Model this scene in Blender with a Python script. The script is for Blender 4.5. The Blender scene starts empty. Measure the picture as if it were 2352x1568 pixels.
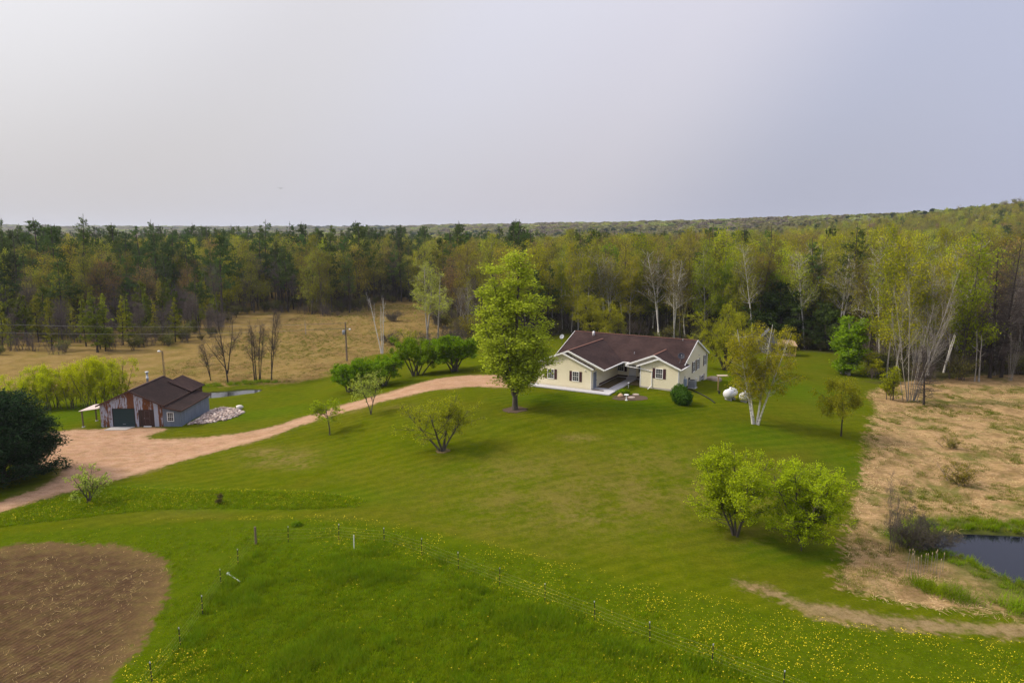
import bpy, math, random
import numpy as np

S = bpy.context.scene
COL = S.collection
# ------------------------------------------------------------------ camera, sky, sun, exposure
PITCH, CAMH = 0.155, 18.5
cam_d = bpy.data.cameras.new('camera'); cam = bpy.data.objects.new('camera', cam_d); COL.objects.link(cam)
cam.location = (0, 0, CAMH); cam.rotation_euler = (math.pi/2 - PITCH, 0, 0)
cam_d.lens = 24; cam_d.sensor_width = 36; cam_d.clip_start = .5; cam_d.clip_end = 20000
S.camera = cam
SUN_EL, SUN_AZ = math.radians(42), math.radians(-88)      # azimuth from +Y (ahead), negative = to the left
SUN = np.array([math.sin(SUN_AZ)*math.cos(SUN_EL), math.cos(SUN_AZ)*math.cos(SUN_EL), math.sin(SUN_EL)])
W = bpy.data.worlds.new('World'); S.world = W; W.use_nodes = True
nt = W.node_tree; nt.nodes.clear()
def wn(t, **k):
    n = nt.nodes.new(t)
    for a, b in k.items(): setattr(n, a, b)
    return n
out = wn('ShaderNodeOutputWorld'); bg = wn('ShaderNodeBackground'); bg.inputs['Strength'].default_value = .1
sky = wn('ShaderNodeTexSky', sky_type='NISHITA', sun_disc=False, sun_elevation=SUN_EL, sun_rotation=SUN_AZ,
         air_density=1.2, dust_density=6.0, ozone_density=1.0)
tc = wn('ShaderNodeTexCoord'); dot = wn('ShaderNodeVectorMath', operation='DOT_PRODUCT')
nrm = wn('ShaderNodeVectorMath', operation='NORMALIZE'); nt.links.new(tc.outputs['Generated'], nrm.inputs[0])
nt.links.new(nrm.outputs[0], dot.inputs[0]); g = np.array([-.63, .44, .64]); g /= np.linalg.norm(g); dot.inputs[1].default_value = tuple(g)
mr = wn('ShaderNodeMapRange'); mr.inputs['From Min'].default_value = -1; mr.inputs['From Max'].default_value = 1
nt.links.new(dot.outputs['Value'], mr.inputs['Value'])
rp = wn('ShaderNodeValToRGB'); el = rp.color_ramp.elements; rp.color_ramp.interpolation = 'EASE'
SKYK = .70          # exposed brighter than the reference sky: see the exposure below
stops = [(0., (.48, .50, .62)), (.49, (.49, .513, .668)), (.60, (.475, .49, .605)), (.72, (.645, .622, .682)), (.80, (.66, .645, .70)),
         (.87, (.655, .63, .64)), (.94, (.765, .745, .745)), (1., (1.5, 1.42, 1.3))]
el[0].position, el[1].position = stops[0][0], stops[-1][0]
for p, c in stops[1:-1]: el.new(p)
for e, (p, c) in zip(el, stops): e.position = p; e.color = (*[min(q, 10)*1. for q in c], 1)
sc10 = wn('ShaderNodeVectorMath', operation='SCALE'); sc10.inputs['Scale'].default_value = 10.*SKYK
nt.links.new(mr.outputs['Result'], rp.inputs['Fac']); nt.links.new(rp.outputs['Color'], sc10.inputs[0])
mx = wn('ShaderNodeMix', data_type='RGBA'); mx.inputs['Factor'].default_value = .9     # thick high haze over the clear sky
nt.links.new(sky.outputs['Color'], mx.inputs[6]); nt.links.new(sc10.outputs[0], mx.inputs[7])
sx = wn('ShaderNodeSeparateXYZ'); nt.links.new(nrm.outputs[0], sx.inputs[0]); zr_ = wn('ShaderNodeMapRange', interpolation_type='SMOOTHSTEP')   # an overcast sky grows brighter overhead
zr_.inputs['From Min'].default_value = .22; zr_.inputs['From Max'].default_value = 1.; zr_.inputs['To Min'].default_value = 1.; zr_.inputs['To Max'].default_value = 1.9
lo_ = wn('ShaderNodeMapRange', interpolation_type='SMOOTHSTEP'); lo_.inputs['From Min'].default_value = .02; lo_.inputs['From Max'].default_value = .30; nt.links.new(sx.outputs['Z'], lo_.inputs['Value'])   # paler and bluer above the murk at the horizon
lm_ = wn('ShaderNodeMix', data_type='RGBA'); lm_.inputs[6].default_value = (1, 1, 1, 1); lm_.inputs[7].default_value = (1.15, 1.16, 1.19, 1); nt.links.new(lo_.outputs[0], lm_.inputs[0])
ml_ = wn('ShaderNodeMix', data_type='RGBA', blend_type='MULTIPLY'); ml_.inputs[0].default_value = 1; nt.links.new(mx.outputs[2], ml_.inputs[6]); nt.links.new(lm_.outputs[2], ml_.inputs[7])
nt.links.new(sx.outputs['Z'], zr_.inputs['Value']); zs = wn('ShaderNodeVectorMath', operation='SCALE'); nt.links.new(ml_.outputs[2], zs.inputs[0]); nt.links.new(zr_.outputs[0], zs.inputs['Scale'])
nt.links.new(zs.outputs[0], bg.inputs['Color']); nt.links.new(bg.outputs[0], out.inputs['Surface'])
sun_d = bpy.data.lights.new('sun', 'SUN'); sun_d.energy = 2.6; sun_d.angle = math.radians(9); sun_d.color = (1, .93, .82)
sun = bpy.data.objects.new('sun', sun_d); COL.objects.link(sun)
sun.rotation_euler = (math.pi/2 - SUN_EL, 0, math.pi - SUN_AZ)
S.view_settings.view_transform = 'Standard'; S.view_settings.look = 'None'; S.view_settings.gamma = 1
S.view_settings.use_curve_mapping = False; S.view_settings.exposure = 0.5
S.render.engine = 'CYCLES'; cy = S.cycles
cy.use_denoising = True; cy.max_bounces = 5; cy.diffuse_bounces = 3; cy.glossy_bounces = 2; cy.transmission_bounces = 3; cy.volume_bounces = 0
cy.caustics_reflective = cy.caustics_refractive = False

# ------------------------------------------------------------------ helpers
R0 = np.random.default_rng(7); PI = math.pi
def unit(v): return v/np.maximum(np.linalg.norm(v, axis=-1, keepdims=True), 1e-9)
def tag(o, label=None, cat=None, group=None, kind=None):
    if label: o['label'] = label
    if cat: o['category'] = cat
    if group: o['group'] = group
    if kind: o['kind'] = kind
    return o
def mesh(name, v, faces, mats=(), midx=None, smooth=False):
    """v (N,3); faces = (F,k) array or a list of such arrays"""
    me = bpy.data.meshes.new(name); v = np.asarray(v, np.float32)
    fl = [np.asarray(f, np.int32) for f in (faces if isinstance(faces, list) else [faces]) if len(f)]
    me.vertices.add(len(v)); me.vertices.foreach_set('co', v.ravel())
    lp = np.concatenate([f.ravel() for f in fl]); tot = np.concatenate([np.full(len(f), f.shape[1], np.int32) for f in fl])
    st = np.concatenate([[0], np.cumsum(tot)[:-1]]).astype(np.int32)
    me.loops.add(len(lp)); me.loops.foreach_set('vertex_index', lp)
    me.polygons.add(len(tot)); me.polygons.foreach_set('loop_start', st)
    if midx is not None: me.polygons.foreach_set('material_index', np.asarray(midx, np.int32))
    if smooth: me.polygons.foreach_set('use_smooth', np.ones(len(tot), bool))
    for m in mats: me.materials.append(m)
    me.update(calc_edges=True)
    return me
def link(name, me, parent=None, loc=None, rot=None, scale=None):
    o = bpy.data.objects.new(name, me); COL.objects.link(o)
    if parent is not None: o.parent = parent
    if loc is not None: o.location = loc
    if rot is not None: o.rotation_euler = rot
    if scale is not None: o.scale = scale
    return o
class MB:
    """collects polygons of any size into one mesh"""
    def __init__(s): s.v = []; s.f = []
    def add(s, vs, fs):
        b = len(s.v); s.v += [tuple(map(float, p)) for p in vs]; s.f += [tuple(b+i for i in f) for f in fs]; return s
    def box(s, a, b):
        (x0, y0, z0), (x1, y1, z1) = a, b
        x0, x1 = min(x0, x1), max(x0, x1); y0, y1 = min(y0, y1), max(y0, y1); z0, z1 = min(z0, z1), max(z0, z1)
        return s.add([(x0,y0,z0),(x1,y0,z0),(x1,y1,z0),(x0,y1,z0),(x0,y0,z1),(x1,y0,z1),(x1,y1,z1),(x0,y1,z1)],
                     [(0,3,2,1),(4,5,6,7),(0,1,5,4),(1,2,6,5),(2,3,7,6),(3,0,4,7)])
    def prism(s, poly, d):
        """poly: 3-D polygon, d: extrusion vector"""
        n = len(poly); d = np.asarray(d, float); p = [np.asarray(q, float) for q in poly]
        nn = sum(np.cross(p[i]-p[0], p[(i+1) % n]-p[0]) for i in range(n))
        if nn @ d > 0: p = p[::-1]
        return s.add(p+[q+d for q in p], [tuple(range(n)), tuple(range(2*n-1, n-1, -1))]+[(i, i+n, (i+1) % n+n, (i+1) % n) for i in range(n)])
    def bar(s, a, b, w, h=None, up=(0, 0, 1)):
        a, b = np.asarray(a, float), np.asarray(b, float); h = h or w; t = unit(b-a)
        x = np.cross(t, up); x = unit(x) if np.linalg.norm(x) > 1e-6 else np.array([1., 0, 0]); y = np.cross(x, t)
        q = [x*w/2+y*h/2, -x*w/2+y*h/2, -x*w/2-y*h/2, x*w/2-y*h/2]
        return s.add([a+k for k in q]+[b+k for k in q], [(0,1,2,3),(7,6,5,4),(0,4,5,1),(1,5,6,2),(2,6,7,3),(3,7,4,0)])
    def tube(s, pts, r, n=8, cap=True):
        pts = np.asarray(pts, float); K = len(pts); r = np.broadcast_to(np.asarray(r, float), (K,))
        T = unit(np.gradient(pts, axis=0)); ref = np.array([0, 0, 1.]) if abs(unit(pts[-1]-pts[0])[2]) < .9 else np.array([1., 0, 0])
        b = len(s.v)
        for k in range(K):
            x = unit(np.cross(T[k], ref)); y = np.cross(x, T[k])
            for i in range(n):
                a = 2*PI*i/n; s.v.append(tuple(pts[k]+r[k]*(math.cos(a)*x+math.sin(a)*y)))
        for k in range(K-1):
            for i in range(n): s.f.append((b+k*n+i, b+k*n+(i+1) % n, b+(k+1)*n+(i+1) % n, b+(k+1)*n+i))
        if cap: s.f.append(tuple(b+i for i in range(n))[::-1]); s.f.append(tuple(b+(K-1)*n+i for i in range(n)))
        return s
    def lathe(s, prof, c=(0, 0, 0), n=16):
        return s.tube([(c[0], c[1], c[2]+z) for r, z in prof], [max(r, 1e-3) for r, z in prof], n) if False else s._lathe(prof, c, n)
    def _lathe(s, prof, c, n):
        b = len(s.v)
        for r, z in prof:
            for i in range(n): a = 2*PI*i/n; s.v.append((c[0]+r*math.cos(a), c[1]+r*math.sin(a), c[2]+z))
        for k in range(len(prof)-1):
            for i in range(n): s.f.append((b+k*n+i, b+k*n+(i+1) % n, b+(k+1)*n+(i+1) % n, b+(k+1)*n+i))
        s.f.append(tuple(b+i for i in range(n))[::-1]); s.f.append(tuple(b+(len(prof)-1)*n+i for i in range(n)))
        return s
    def mesh(s, name, mat, smooth=False):
        me = bpy.data.meshes.new(name); me.from_pydata(s.v, [], s.f)
        me.materials.append(mat)
        if smooth: me.polygons.foreach_set('use_smooth', np.ones(len(me.polygons), bool))
        me.update(); return me
    def build(s, name, mat, parent=None, loc=None, rot=None, smooth=False):
        return link(name, s.mesh(name, mat, smooth), parent, loc, rot)
def empty(name, loc=(0, 0, 0), rz=0.):
    o = bpy.data.objects.new(name, None); COL.objects.link(o); o.location = loc; o.rotation_euler = (0, 0, rz); return o
def copy_tree(o, parent=None):
    c = o.copy(); COL.objects.link(c)
    if parent is not None: c.parent = parent
    for ch in list(o.children): copy_tree(ch, c)
    return c

# value noise in numpy
def vnoise(x, y, s, seed=0):
    x = np.asarray(x, float)/s+seed*17.3; y = np.asarray(y, float)/s+seed*9.1
    xi, yi = np.floor(x).astype(np.int64), np.floor(y).astype(np.int64); fx, fy = x-xi, y-yi
    fx, fy = fx*fx*(3-2*fx), fy*fy*(3-2*fy)
    def h(a, b):
        n = (a*374761393+b*668265263+seed*1442695) & 0x7fffffff; n = ((n ^ (n >> 13))*1274126177) & 0x7fffffff
        return ((n ^ (n >> 16)) & 0xffff)/65535.
    return (h(xi, yi)*(1-fx)+h(xi+1, yi)*fx)*(1-fy)+(h(xi, yi+1)*(1-fx)+h(xi+1, yi+1)*fx)*fy
def fbm(x, y, s, seed=0): return (vnoise(x, y, s, seed)+.5*vnoise(x, y, s/2.1, seed+1)+.25*vnoise(x, y, s/4.3, seed+2))/1.75
def sstep(a, b, x): t = np.clip((np.asarray(x, float)-a)/(b-a), 0, 1); return t*t*(3-2*t)

# ------------------------------------------------------------------ terrain
AZ = [-180, -60, -37, -20, -6, 8, 25, 37, 60, 180]
HH = [30, 38, 42, 38, 26, 24, 27, 31, 36, 30]
DD = [4000, 4200, 4000, 3600, 2200, 1400, 900, 760, 700, 4000]
def zf(x, y):
    x, y = np.asarray(x, float), np.asarray(y, float)
    r = np.hypot(x-8, y-86); z = -4+4/(1+(r/30)**4)
    z = z-.55*np.exp(-((x-29)**2+(y-93)**2)/50.)
    # low bank across the lawn
    a, b = np.array([-3, 66.2]), np.array([14, 73.]); d = b-a; L = np.hypot(*d); d = d/L
    s = (x-a[0])*d[0]+(y-a[1])*d[1]; q = -(x-a[0])*d[1]+(y-a[1])*d[0]
    z = z+.42*np.exp(-(q/1.7)**2)*sstep(-1, 4, s)*sstep(L+4, L-6, s)
    z = z+.25*(fbm(x, y, 23, 3)-.5)*sstep(6, 20, r)+.1*(fbm(x, y, 5, 8)-.5)*sstep(6, 20, r)
    z = z-.6*np.exp(-((x+38)**2+(y-118)**2)/1800.)
    for cx, cy, cz, r1, r2 in ((-44, 80, -3.53, 9, 17), (43, 43, -3.95, 13, 26), (-40, 97, -4.3, 7, 18)):
        w = sstep(r2, r1, np.hypot(x-cx, y-cy)); z = z*(1-w)+cz*w
    rr = np.hypot(x, y); az = np.degrees(np.arctan2(x, y))
    D = np.interp(az, AZ, DD); H = np.interp(az, AZ, HH)
    z = z+H*sstep(.40, 1.0, rr/D)*(1+.25*(fbm(x, y, 500, 5)-.5))+sstep(250, 900, rr)*6*(fbm(x, y, 240, 6)-.5)
    return z
CP, SP = math.cos(PITCH), math.sin(PITCH)
TT = np.geomspace(12, 3000, 5000)
def at(dx, dy):
    """where the line of sight through picture point (dx, dy) of a 2352x1568 picture meets the ground"""
    a, b = (dx-1176)/1568., (dy-784)/1568.
    d = np.array([a, CP-b*SP, -SP-b*CP])
    g = CAMH+TT*d[2]-zf(TT*d[0], TT*d[1]); i = int(np.argmax(g < 0))
    if g[i] >= 0: i = len(TT)-1
    t0, t1 = TT[max(i-1, 0)], TT[i]; g0, g1 = g[max(i-1, 0)], g[i]
    t = t0+(t1-t0)*(g0/(g0-g1) if g0 != g1 else 0)
    x, y = t*d[0], t*d[1]
    return np.array([x, y, float(zf(x, y))])
def height_to(p, dy):
    """height of something standing at p whose top shows at picture height dy"""
    b = (dy-784)/1568.
    # yc/zc = b with yc=-(Z*cp+Y*sp), zc=Y*cp-Z*sp
    Zt = p[1]*(-SP-b*CP)/(CP-b*SP)+CAMH
    return Zt-p[2]
def width_of(p, dpx): return dpx/1568.*(p[1]*CP-(p[2]-CAMH)*SP)
def pix(x, y, z):
    z = np.asarray(z)-CAMH; zc = y*CP-z*SP; return 1176+1568*x/zc, 784-1568*(z*CP+y*SP)/zc
def poly(pts): return np.array([at(*p)[:2] for p in pts])
def sdf(P, x, y):
    """signed distance, positive inside"""
    x = np.asarray(x, float); y = np.asarray(y, float); best = np.full(x.shape, 1e18); ins = np.zeros(x.shape, bool)
    for i in range(len(P)):
        (ax, ay), (bx, by) = P[i], P[(i+1) % len(P)]; ex, ey = bx-ax, by-ay; wx, wy = x-ax, y-ay
        t = np.clip((wx*ex+wy*ey)/(ex*ex+ey*ey+1e-12), 0, 1)
        best = np.minimum(best, (wx-t*ex)**2+(wy-t*ey)**2)
        c = ((ay <= y) & (by > y)) | ((by <= y) & (ay > y))
        with np.errstate(divide='ignore', invalid='ignore'):
            ins ^= c & (x < ax+(y-ay)/(by-ay if by != ay else 1e-12)*ex)
    return np.where(ins, 1, -1)*np.sqrt(best)
def smooth_poly(P, n=2):
    for _ in range(n):
        Q = np.roll(P, -1, 0); P = np.stack([.75*P+.25*Q, .25*P+.75*Q], 1).reshape(-1, 2)
    return P
DRIVE = smooth_poly(poly([(-300,1262),(-100,1210),(0,1178),(75,1152),(160,1128),(250,1106),(350,1078),(450,1050),(550,1022),(640,998),(715,967),(800,945),
    (900,916),(980,899),(1060,889),(1110,889),(1180,889),(1222,887),(1236,868),(1150,861),(1095,861),(1050,863),(980,873),(900,900),(850,912),(780,932),
    (700,955),(640,976),(560,993),(480,1003),(400,1009),(332,1007),(350,996),(400,984),(345,980),(250,984),(140,988),(60,1000),(20,1030),(60,1075),(150,1075),(133,1096),
    (110,1112),(60,1131),(0,1151),(-100,1186),(-300,1240)]), 1)
SOIL = smooth_poly(poly([(-500,1290),(-200,1268),(0,1257),(60,1250),(150,1243),(240,1248),(310,1258),(360,1275),(390,1300),(393,1335),(375,1375),(340,1450),(300,1520),(245,1575),(170,1700),(-600,1700)]), 1)
MEADOW = smooth_poly(poly([(-500,1262),(-100,1240),(0,1228),(200,1210),(420,1198),(600,1192),(760,1190),(900,1208),(1000,1226),(1150,1258),(1300,1300),(1500,1348),(1700,1392),(1900,1432),(2100,1462),(2400,1490),(2800,1520),(2800,1800),(-600,1800)]), 1)
STRIP = smooth_poly(poly([(-100,1216),(0,1184),(75,1160),(160,1136),(255,1118),(330,1126),(530,1127),(760,1134),(860,1160),(700,1168),(500,1166),(350,1168),(180,1188),(0,1208),(-100,1226)]), 1)
DRY = smooth_poly(poly([(1985,905),(2022,935),(2000,968),(1984,1030),(1978,1080),(1990,1112),(1958,1150),(1950,1200),(1945,1262),(1925,1312),(1930,1348),(1962,1362),(2060,1382),(2150,1397),(2250,1410),(2360,1418),(2800,1448),(3000,1250),(2900,880),(2352,858),(2200,866),(2060,876)]), 1)
POND = smooth_poly(poly([(2110,1245),(2140,1226),(2200,1219),(2260,1221),(2360,1226),(2600,1232),(2800,1300),(2600,1400),(2352,1337),(2300,1317),(2250,1290),(2205,1268),(2150,1262)]), 2)
CREEK = smooth_poly(poly([(420,905),(470,897),(520,894),(560,890),(600,889),(603,893),(575,900),(520,907),(470,911),(420,915)]), 2)
MARSH = smooth_poly(poly([(-600,905),(-200,900),(0,905),(200,905),(320,897),(440,890),(520,886),(640,878),(740,868),(790,846),(850,812),(950,806),(1060,792),(1085,770),(1000,690),(800,670),(560,670),(480,740),(0,760),(-600,765)]), 1)
# everything that is open ground; the wood stands outside
CLEAR = poly([(-500,825),(0,814),(200,813),(330,802),(450,790),(500,768),(545,724),(620,716),(700,722),(760,728),(840,716),(862,697),(960,692),(1005,735),(1050,770),(1100,780),(1240,772),
    (1300,767),(1430,774),(1560,782),(1640,800),(1760,800),(1850,806),(1960,812),(1995,838),(2020,880),(2150,880),(2240,868),(2352,866),(2700,880)])
CLEAR = np.vstack([CLEAR, [[160, 60], [160, -200], [-200, -200], [-180, 80]]])
PAST = poly([(330,1600),(415,1485),(465,1410),(508,1347),(547,1298),(588,1248),(662,1245),(778,1239),(883,1248),(969,1275),(1053,1307),(1148,1344),(1252,1381),(1367,1424),(1493,1474),(1635,1526),(1798,1588),(1990,1665),(1990,1800),(250,1800)])
TRACK = np.array([at(*p)[:2] for p in [(1700,1338),(1760,1358),(1815,1378),(1870,1398),(2000,1422),(2150,1438),(2352,1449),(2700,1470)]])
WATER_R, WATER_L = -4.22, -4.62

# ------------------------------------------------------------------ haze over the far country
def haze():
    m = bpy.data.materials.new('haze_air'); m.use_nodes = True; t = m.node_tree; t.nodes.clear(); o = t.nodes.new('ShaderNodeOutputMaterial'); v = t.nodes.new('ShaderNodeVolumePrincipled')
    v.inputs['Color'].default_value = (.80, .86, 1, 1); v.inputs['Density'].default_value = .0001; v.inputs['Anisotropy'].default_value = .2; t.links.new(v.outputs[0], o.inputs['Volume'])
    tag(MB().box((-7600, -7600, -14), (7600, 7600, 105)).build('haze', m), kind='stuff')
haze()

# ------------------------------------------------------------------ materials
class NT:
    def __init__(s, name):
        s.m = bpy.data.materials.new(name); s.m.use_nodes = True; s.t = s.m.node_tree; s.t.nodes.clear()
        s.out = s.n('ShaderNodeOutputMaterial'); s.bs = s.n('ShaderNodeBsdfPrincipled'); s.l(s.bs.outputs[0], s.out.inputs['Surface'])
        s.bs.inputs['Specular IOR Level'].default_value = .25; s.tc = None
    def n(s, t, **k):
        n = s.t.nodes.new(t)
        for a, b in k.items(): setattr(n, a, b)
        return n
    def l(s, a, b): s.t.links.new(a, b)
    def set(s, sock, v):
        if isinstance(v, bpy.types.NodeSocket): s.l(v, sock)
        elif isinstance(v, (tuple, list)) and sock.type == 'RGBA': sock.default_value = (*v, 1) if len(v) == 3 else v
        else: sock.default_value = v
    def co(s, kind='Object', scale=None, rot=None):
        if s.tc is None: s.tc = s.n('ShaderNodeTexCoord')
        o = s.tc.outputs[kind]
        if scale is not None or rot is not None:
            m = s.n('ShaderNodeMapping'); s.l(o, m.inputs[0])
            if scale is not None: m.inputs['Scale'].default_value = scale
            if rot is not None: m.inputs['Rotation'].default_value = rot
            o = m.outputs[0]
        return o
    def noise(s, scale, detail=4, rough=.55, vec=None, dist=0.):
        n = s.n('ShaderNodeTexNoise'); s.l(vec if vec is not None else s.co(), n.inputs['Vector'])
        n.inputs['Scale'].default_value = scale; n.inputs['Detail'].default_value = detail; n.inputs['Roughness'].default_value = rough
        n.inputs['Distortion'].default_value = dist
        return n.outputs[0]
    def math(s, op, a, b=0., c=0.):
        n = s.n('ShaderNodeMath', operation=op); s.set(n.inputs[0], a); s.set(n.inputs[1], b); s.set(n.inputs[2], c); return n.outputs[0]
    def rng(s, v, a, b, c=0., d=1., smooth=True):
        n = s.n('ShaderNodeMapRange', interpolation_type='SMOOTHSTEP' if smooth else 'LINEAR'); s.set(n.inputs['Value'], v)
        n.inputs['From Min'].default_value = a; n.inputs['From Max'].default_value = b; n.inputs['To Min'].default_value = c; n.inputs['To Max'].default_value = d
        return n.outputs[0]
    def mix(s, f, a, b, mode='MIX'):
        n = s.n('ShaderNodeMix', data_type='RGBA', blend_type=mode); s.set(n.inputs[0], f); s.set(n.inputs[6], a); s.set(n.inputs[7], b); return n.outputs[2]
    def ramp(s, f, st):
        n = s.n('ShaderNodeValToRGB'); s.l(f, n.inputs[0]); e = n.color_ramp.elements
        for p, c in st[1:-1]: e.new(p)
        for q, (p, c) in zip(e, sorted([st[0]]+st[1:-1]+[st[-1]])): q.position = p; q.color = (*c, 1)
        return n.outputs[0]
    def attr(s, name): n = s.n('ShaderNodeAttribute', attribute_name=name); return n.outputs['Fac']
    def bump(s, h, strength=.4, dist=.05):
        n = s.n('ShaderNodeBump'); s.l(h, n.inputs['Height']); n.inputs['Strength'].default_value = strength; n.inputs['Distance'].default_value = dist
        s.l(n.outputs[0], s.bs.inputs['Normal'])
    def done(s, col, rough=.8, metal=0.):
        s.set(s.bs.inputs['Base Color'], col); s.set(s.bs.inputs['Roughness'], rough); s.set(s.bs.inputs['Metallic'], metal); return s.m
def plain(name, c, rough=.6, var=.15, scale=6, metal=0., bump=0.):
    t = NT(name); n = t.noise(scale, 4); d = [q*(1-var) for q in c]; b = [min(1, q*(1+var)) for q in c]
    if bump: t.bump(n, bump, .02)
    return t.done(t.mix(n, d, b), rough, metal)
LEAFK = 1.6          # reflected plus transmitted light of a thin leaf
def leafmat(name, a, b, trans=.25, ovar=.35):
    """leaves: colour runs between a and b leaf by leaf, and shifts a little tree by tree"""
    t = NT(name); geo = t.n('ShaderNodeNewGeometry'); oi = t.n('ShaderNodeObjectInfo')
    a, b = [min(.7, q*LEAFK) for q in a], [min(.7, q*LEAFK) for q in b]; trans = min(.45, trans*1.5)
    c = t.mix(geo.outputs['Random Per Island'], a, b)
    hs = t.n('ShaderNodeHueSaturation'); t.l(c, hs.inputs['Color'])
    t.l(t.rng(oi.outputs['Random'], 0, 1, 1-ovar, 1+ovar, False), hs.inputs['Value'])
    r2 = t.math('FRACT', t.math('MULTIPLY', oi.outputs['Random'], 7.13)); t.l(t.rng(r2, 0, 1, .5-.028*min(1, ovar*3), .5+.02*min(1, ovar*3), False), hs.inputs['Hue'])
    t.t.nodes.remove(t.bs); d = t.n('ShaderNodeBsdfDiffuse'); tr = t.n('ShaderNodeBsdfTranslucent'); ms = t.n('ShaderNodeMixShader'); ms.inputs[0].default_value = trans
    t.l(hs.outputs[0], d.inputs[0]); t.l(hs.outputs[0], tr.inputs[0]); t.l(d.outputs[0], ms.inputs[1]); t.l(tr.outputs[0], ms.inputs[2]); t.l(ms.outputs[0], t.out.inputs['Surface'])
    return t.m
M = {}
def ground_mat():
    t = NT('ground_cover')
    n1, n2, n3 = t.noise(.05, 4), t.noise(.35, 5), t.noise(2.2, 5); nf = t.noise(9., 4, .7); nm = t.noise(.14, 4)
    def edge(name, amp=1.2, w=.35, sc=None):
        h = t.math('MULTIPLY', t.math('SUBTRACT', n3, .5), amp*1.6); h2 = t.math('MULTIPLY', t.math('SUBTRACT', n2, .5), amp*1.2)
        return t.rng(t.math('ADD', t.math('ADD', t.attr(name), h), h2), -w, w)
    # mown lawn
    lawn = t.ramp(n2, [(.25, (.060,.094,.001)), (.5, (.077,.102,.001)), (.75, (.098,.104,.003))])
    lawn = t.mix(t.rng(n1, .35, .65), lawn, t.mix(.4, lawn, (.100,.090,.008)))
    lawn = t.mix(t.rng(t.attr('sdf_lush'), 0, 1), lawn, t.mix(.75, lawn, (.056,.106,.0015)))
    wv = t.n('ShaderNodeTexWave', wave_type='BANDS', bands_direction='Y', wave_profile='SIN'); t.l(t.co('Object', None, (0, 0, -.42)), wv.inputs['Vector'])
    wv.inputs['Scale'].default_value = .26; wv.inputs['Distortion'].default_value = 6.5; wv.inputs['Detail'].default_value = 2.; wv.inputs['Detail Scale'].default_value = .35
    lawn = t.mix(t.math('MULTIPLY', t.rng(wv.outputs['Fac'], .2, .8), t.rng(nm, .3, .6, .15, 1.)), lawn, t.mix(.24, lawn, (.15,.155,.008)))
    lawn = t.mix(t.math('MULTIPLY', t.attr('bare'), t.rng(t.math('ADD', t.math('MULTIPLY', n3, .6), t.math('MULTIPLY', n2, .5)), .4, .68)), lawn, (.20,.145,.045))
    # long grass
    mead = t.ramp(n2, [(.22, (.046,.080,.001)), (.5, (.064,.102,.0015)), (.78, (.084,.116,.003))])
    mead = t.mix(t.rng(n3, .35, .75, 0, .5), mead, (.042,.078,.001))
    mead = t.mix(t.rng(t.attr('sdf_past'), -3.5, 4.), t.mix(.6, mead, (.074,.102,.002)), mead)
    c = t.mix(edge('sdf_meadow', 1.6, .5), lawn, mead)
    fl = t.ramp(n3, [(.3, (.035,.030,.016)), (.55, (.055,.048,.022)), (.8, (.05,.065,.016))])
    c = t.mix(edge('sdf_forest', 6, 2.5), c, fl)
    mar = t.ramp(n2, [(.22, (.15,.105,.03)), (.45, (.235,.155,.052)), (.62, (.28,.185,.072)), (.82, (.18,.14,.034))])
    mar = t.mix(t.rng(nm, .52, .7, 0, .55), mar, (.14,.125,.022)); mar = t.mix(t.rng(n3, .5, .8, 0, .5), mar, (.12,.08,.03))
    c = t.mix(edge('sdf_marsh', 5, 1.6), c, mar)
    dry = t.ramp(t.noise(1.1, 6, .65, t.co('Object', (1, 2.2, 1), (0, 0, .5)), 1.5), [(.25, (.21,.135,.055)), (.5, (.38,.24,.115)), (.75, (.52,.345,.185))])
    dry = t.mix(t.rng(t.noise(.5, 5, .65), .46, .62, 0, .6), dry, (.17,.105,.045)); dry = t.mix(t.rng(t.noise(.22, 6, .7), .5, .64, 0, .72), dry, (.095,.112,.018)); dry = t.mix(t.rng(t.attr('sdf_pond'), -4.2, -1.2, 0, .9), dry, (.060,.085,.012))
    c = t.mix(edge('sdf_dry', 2.2, .5), c, dry)
    soil = t.ramp(t.noise(1.3, 6, .65), [(.25, (.068,.038,.021)), (.5, (.096,.055,.031)), (.75, (.130,.080,.045))])
    soil = t.mix(t.rng(t.attr('sdf_soil'), 0, 2.5, .55, 0.), soil, (.17,.11,.045))
    c = t.mix(edge('sdf_soil', 1.3, .3), c, soil)
    grav = t.ramp(t.noise(.8, 6, .6, t.co('Object', (1, 1.6, 1))), [(.25, (.36,.20,.115)), (.5, (.43,.255,.155)), (.75, (.48,.30,.195))])
    grav = t.mix(t.rng(nf, .55, .8, 0, .35), grav, (.30,.165,.10)); grav = t.mix(t.rng(n2, .6, .75, 0, .3), grav, (.34,.22,.15))
    rut = t.attr('rut'); grav = t.mix(t.math('MULTIPLY', rut, t.rng(n2, .3, .6, .2, .6)), grav, (.52,.335,.215))
    grav = t.mix(t.rng(t.noise(.16, 5, .6), .5, .68, 0, .4), grav, (.33,.19,.115)); grav = t.mix(t.rng(t.attr('sdf_drive'), .9, 0., 0, .45), grav, (.30,.20,.105))
    c = t.mix(t.math('MULTIPLY', t.rng(t.attr('sdf_drive'), -1.3, -.1), t.rng(n2, .45, .62, .1, .75)), c, (.19,.135,.05))
    c = t.mix(edge('sdf_drive', 1.1, .3), c, grav)
    trk = t.ramp(n3, [(.3, (.14,.095,.035)), (.6, (.26,.175,.085)), (.8, (.34,.235,.13))])
    c = t.mix(t.math('MULTIPLY', edge('sdf_track', 1.5, .55), t.rng(n2, .25, .6, .45, 1.)), c, trk); c = t.mix(t.math('MULTIPLY', t.rng(t.attr('sdf_track'), .05, .45), t.rng(n3, .3, .6, .2, .8)), c, (.27,.19,.095))
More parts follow.
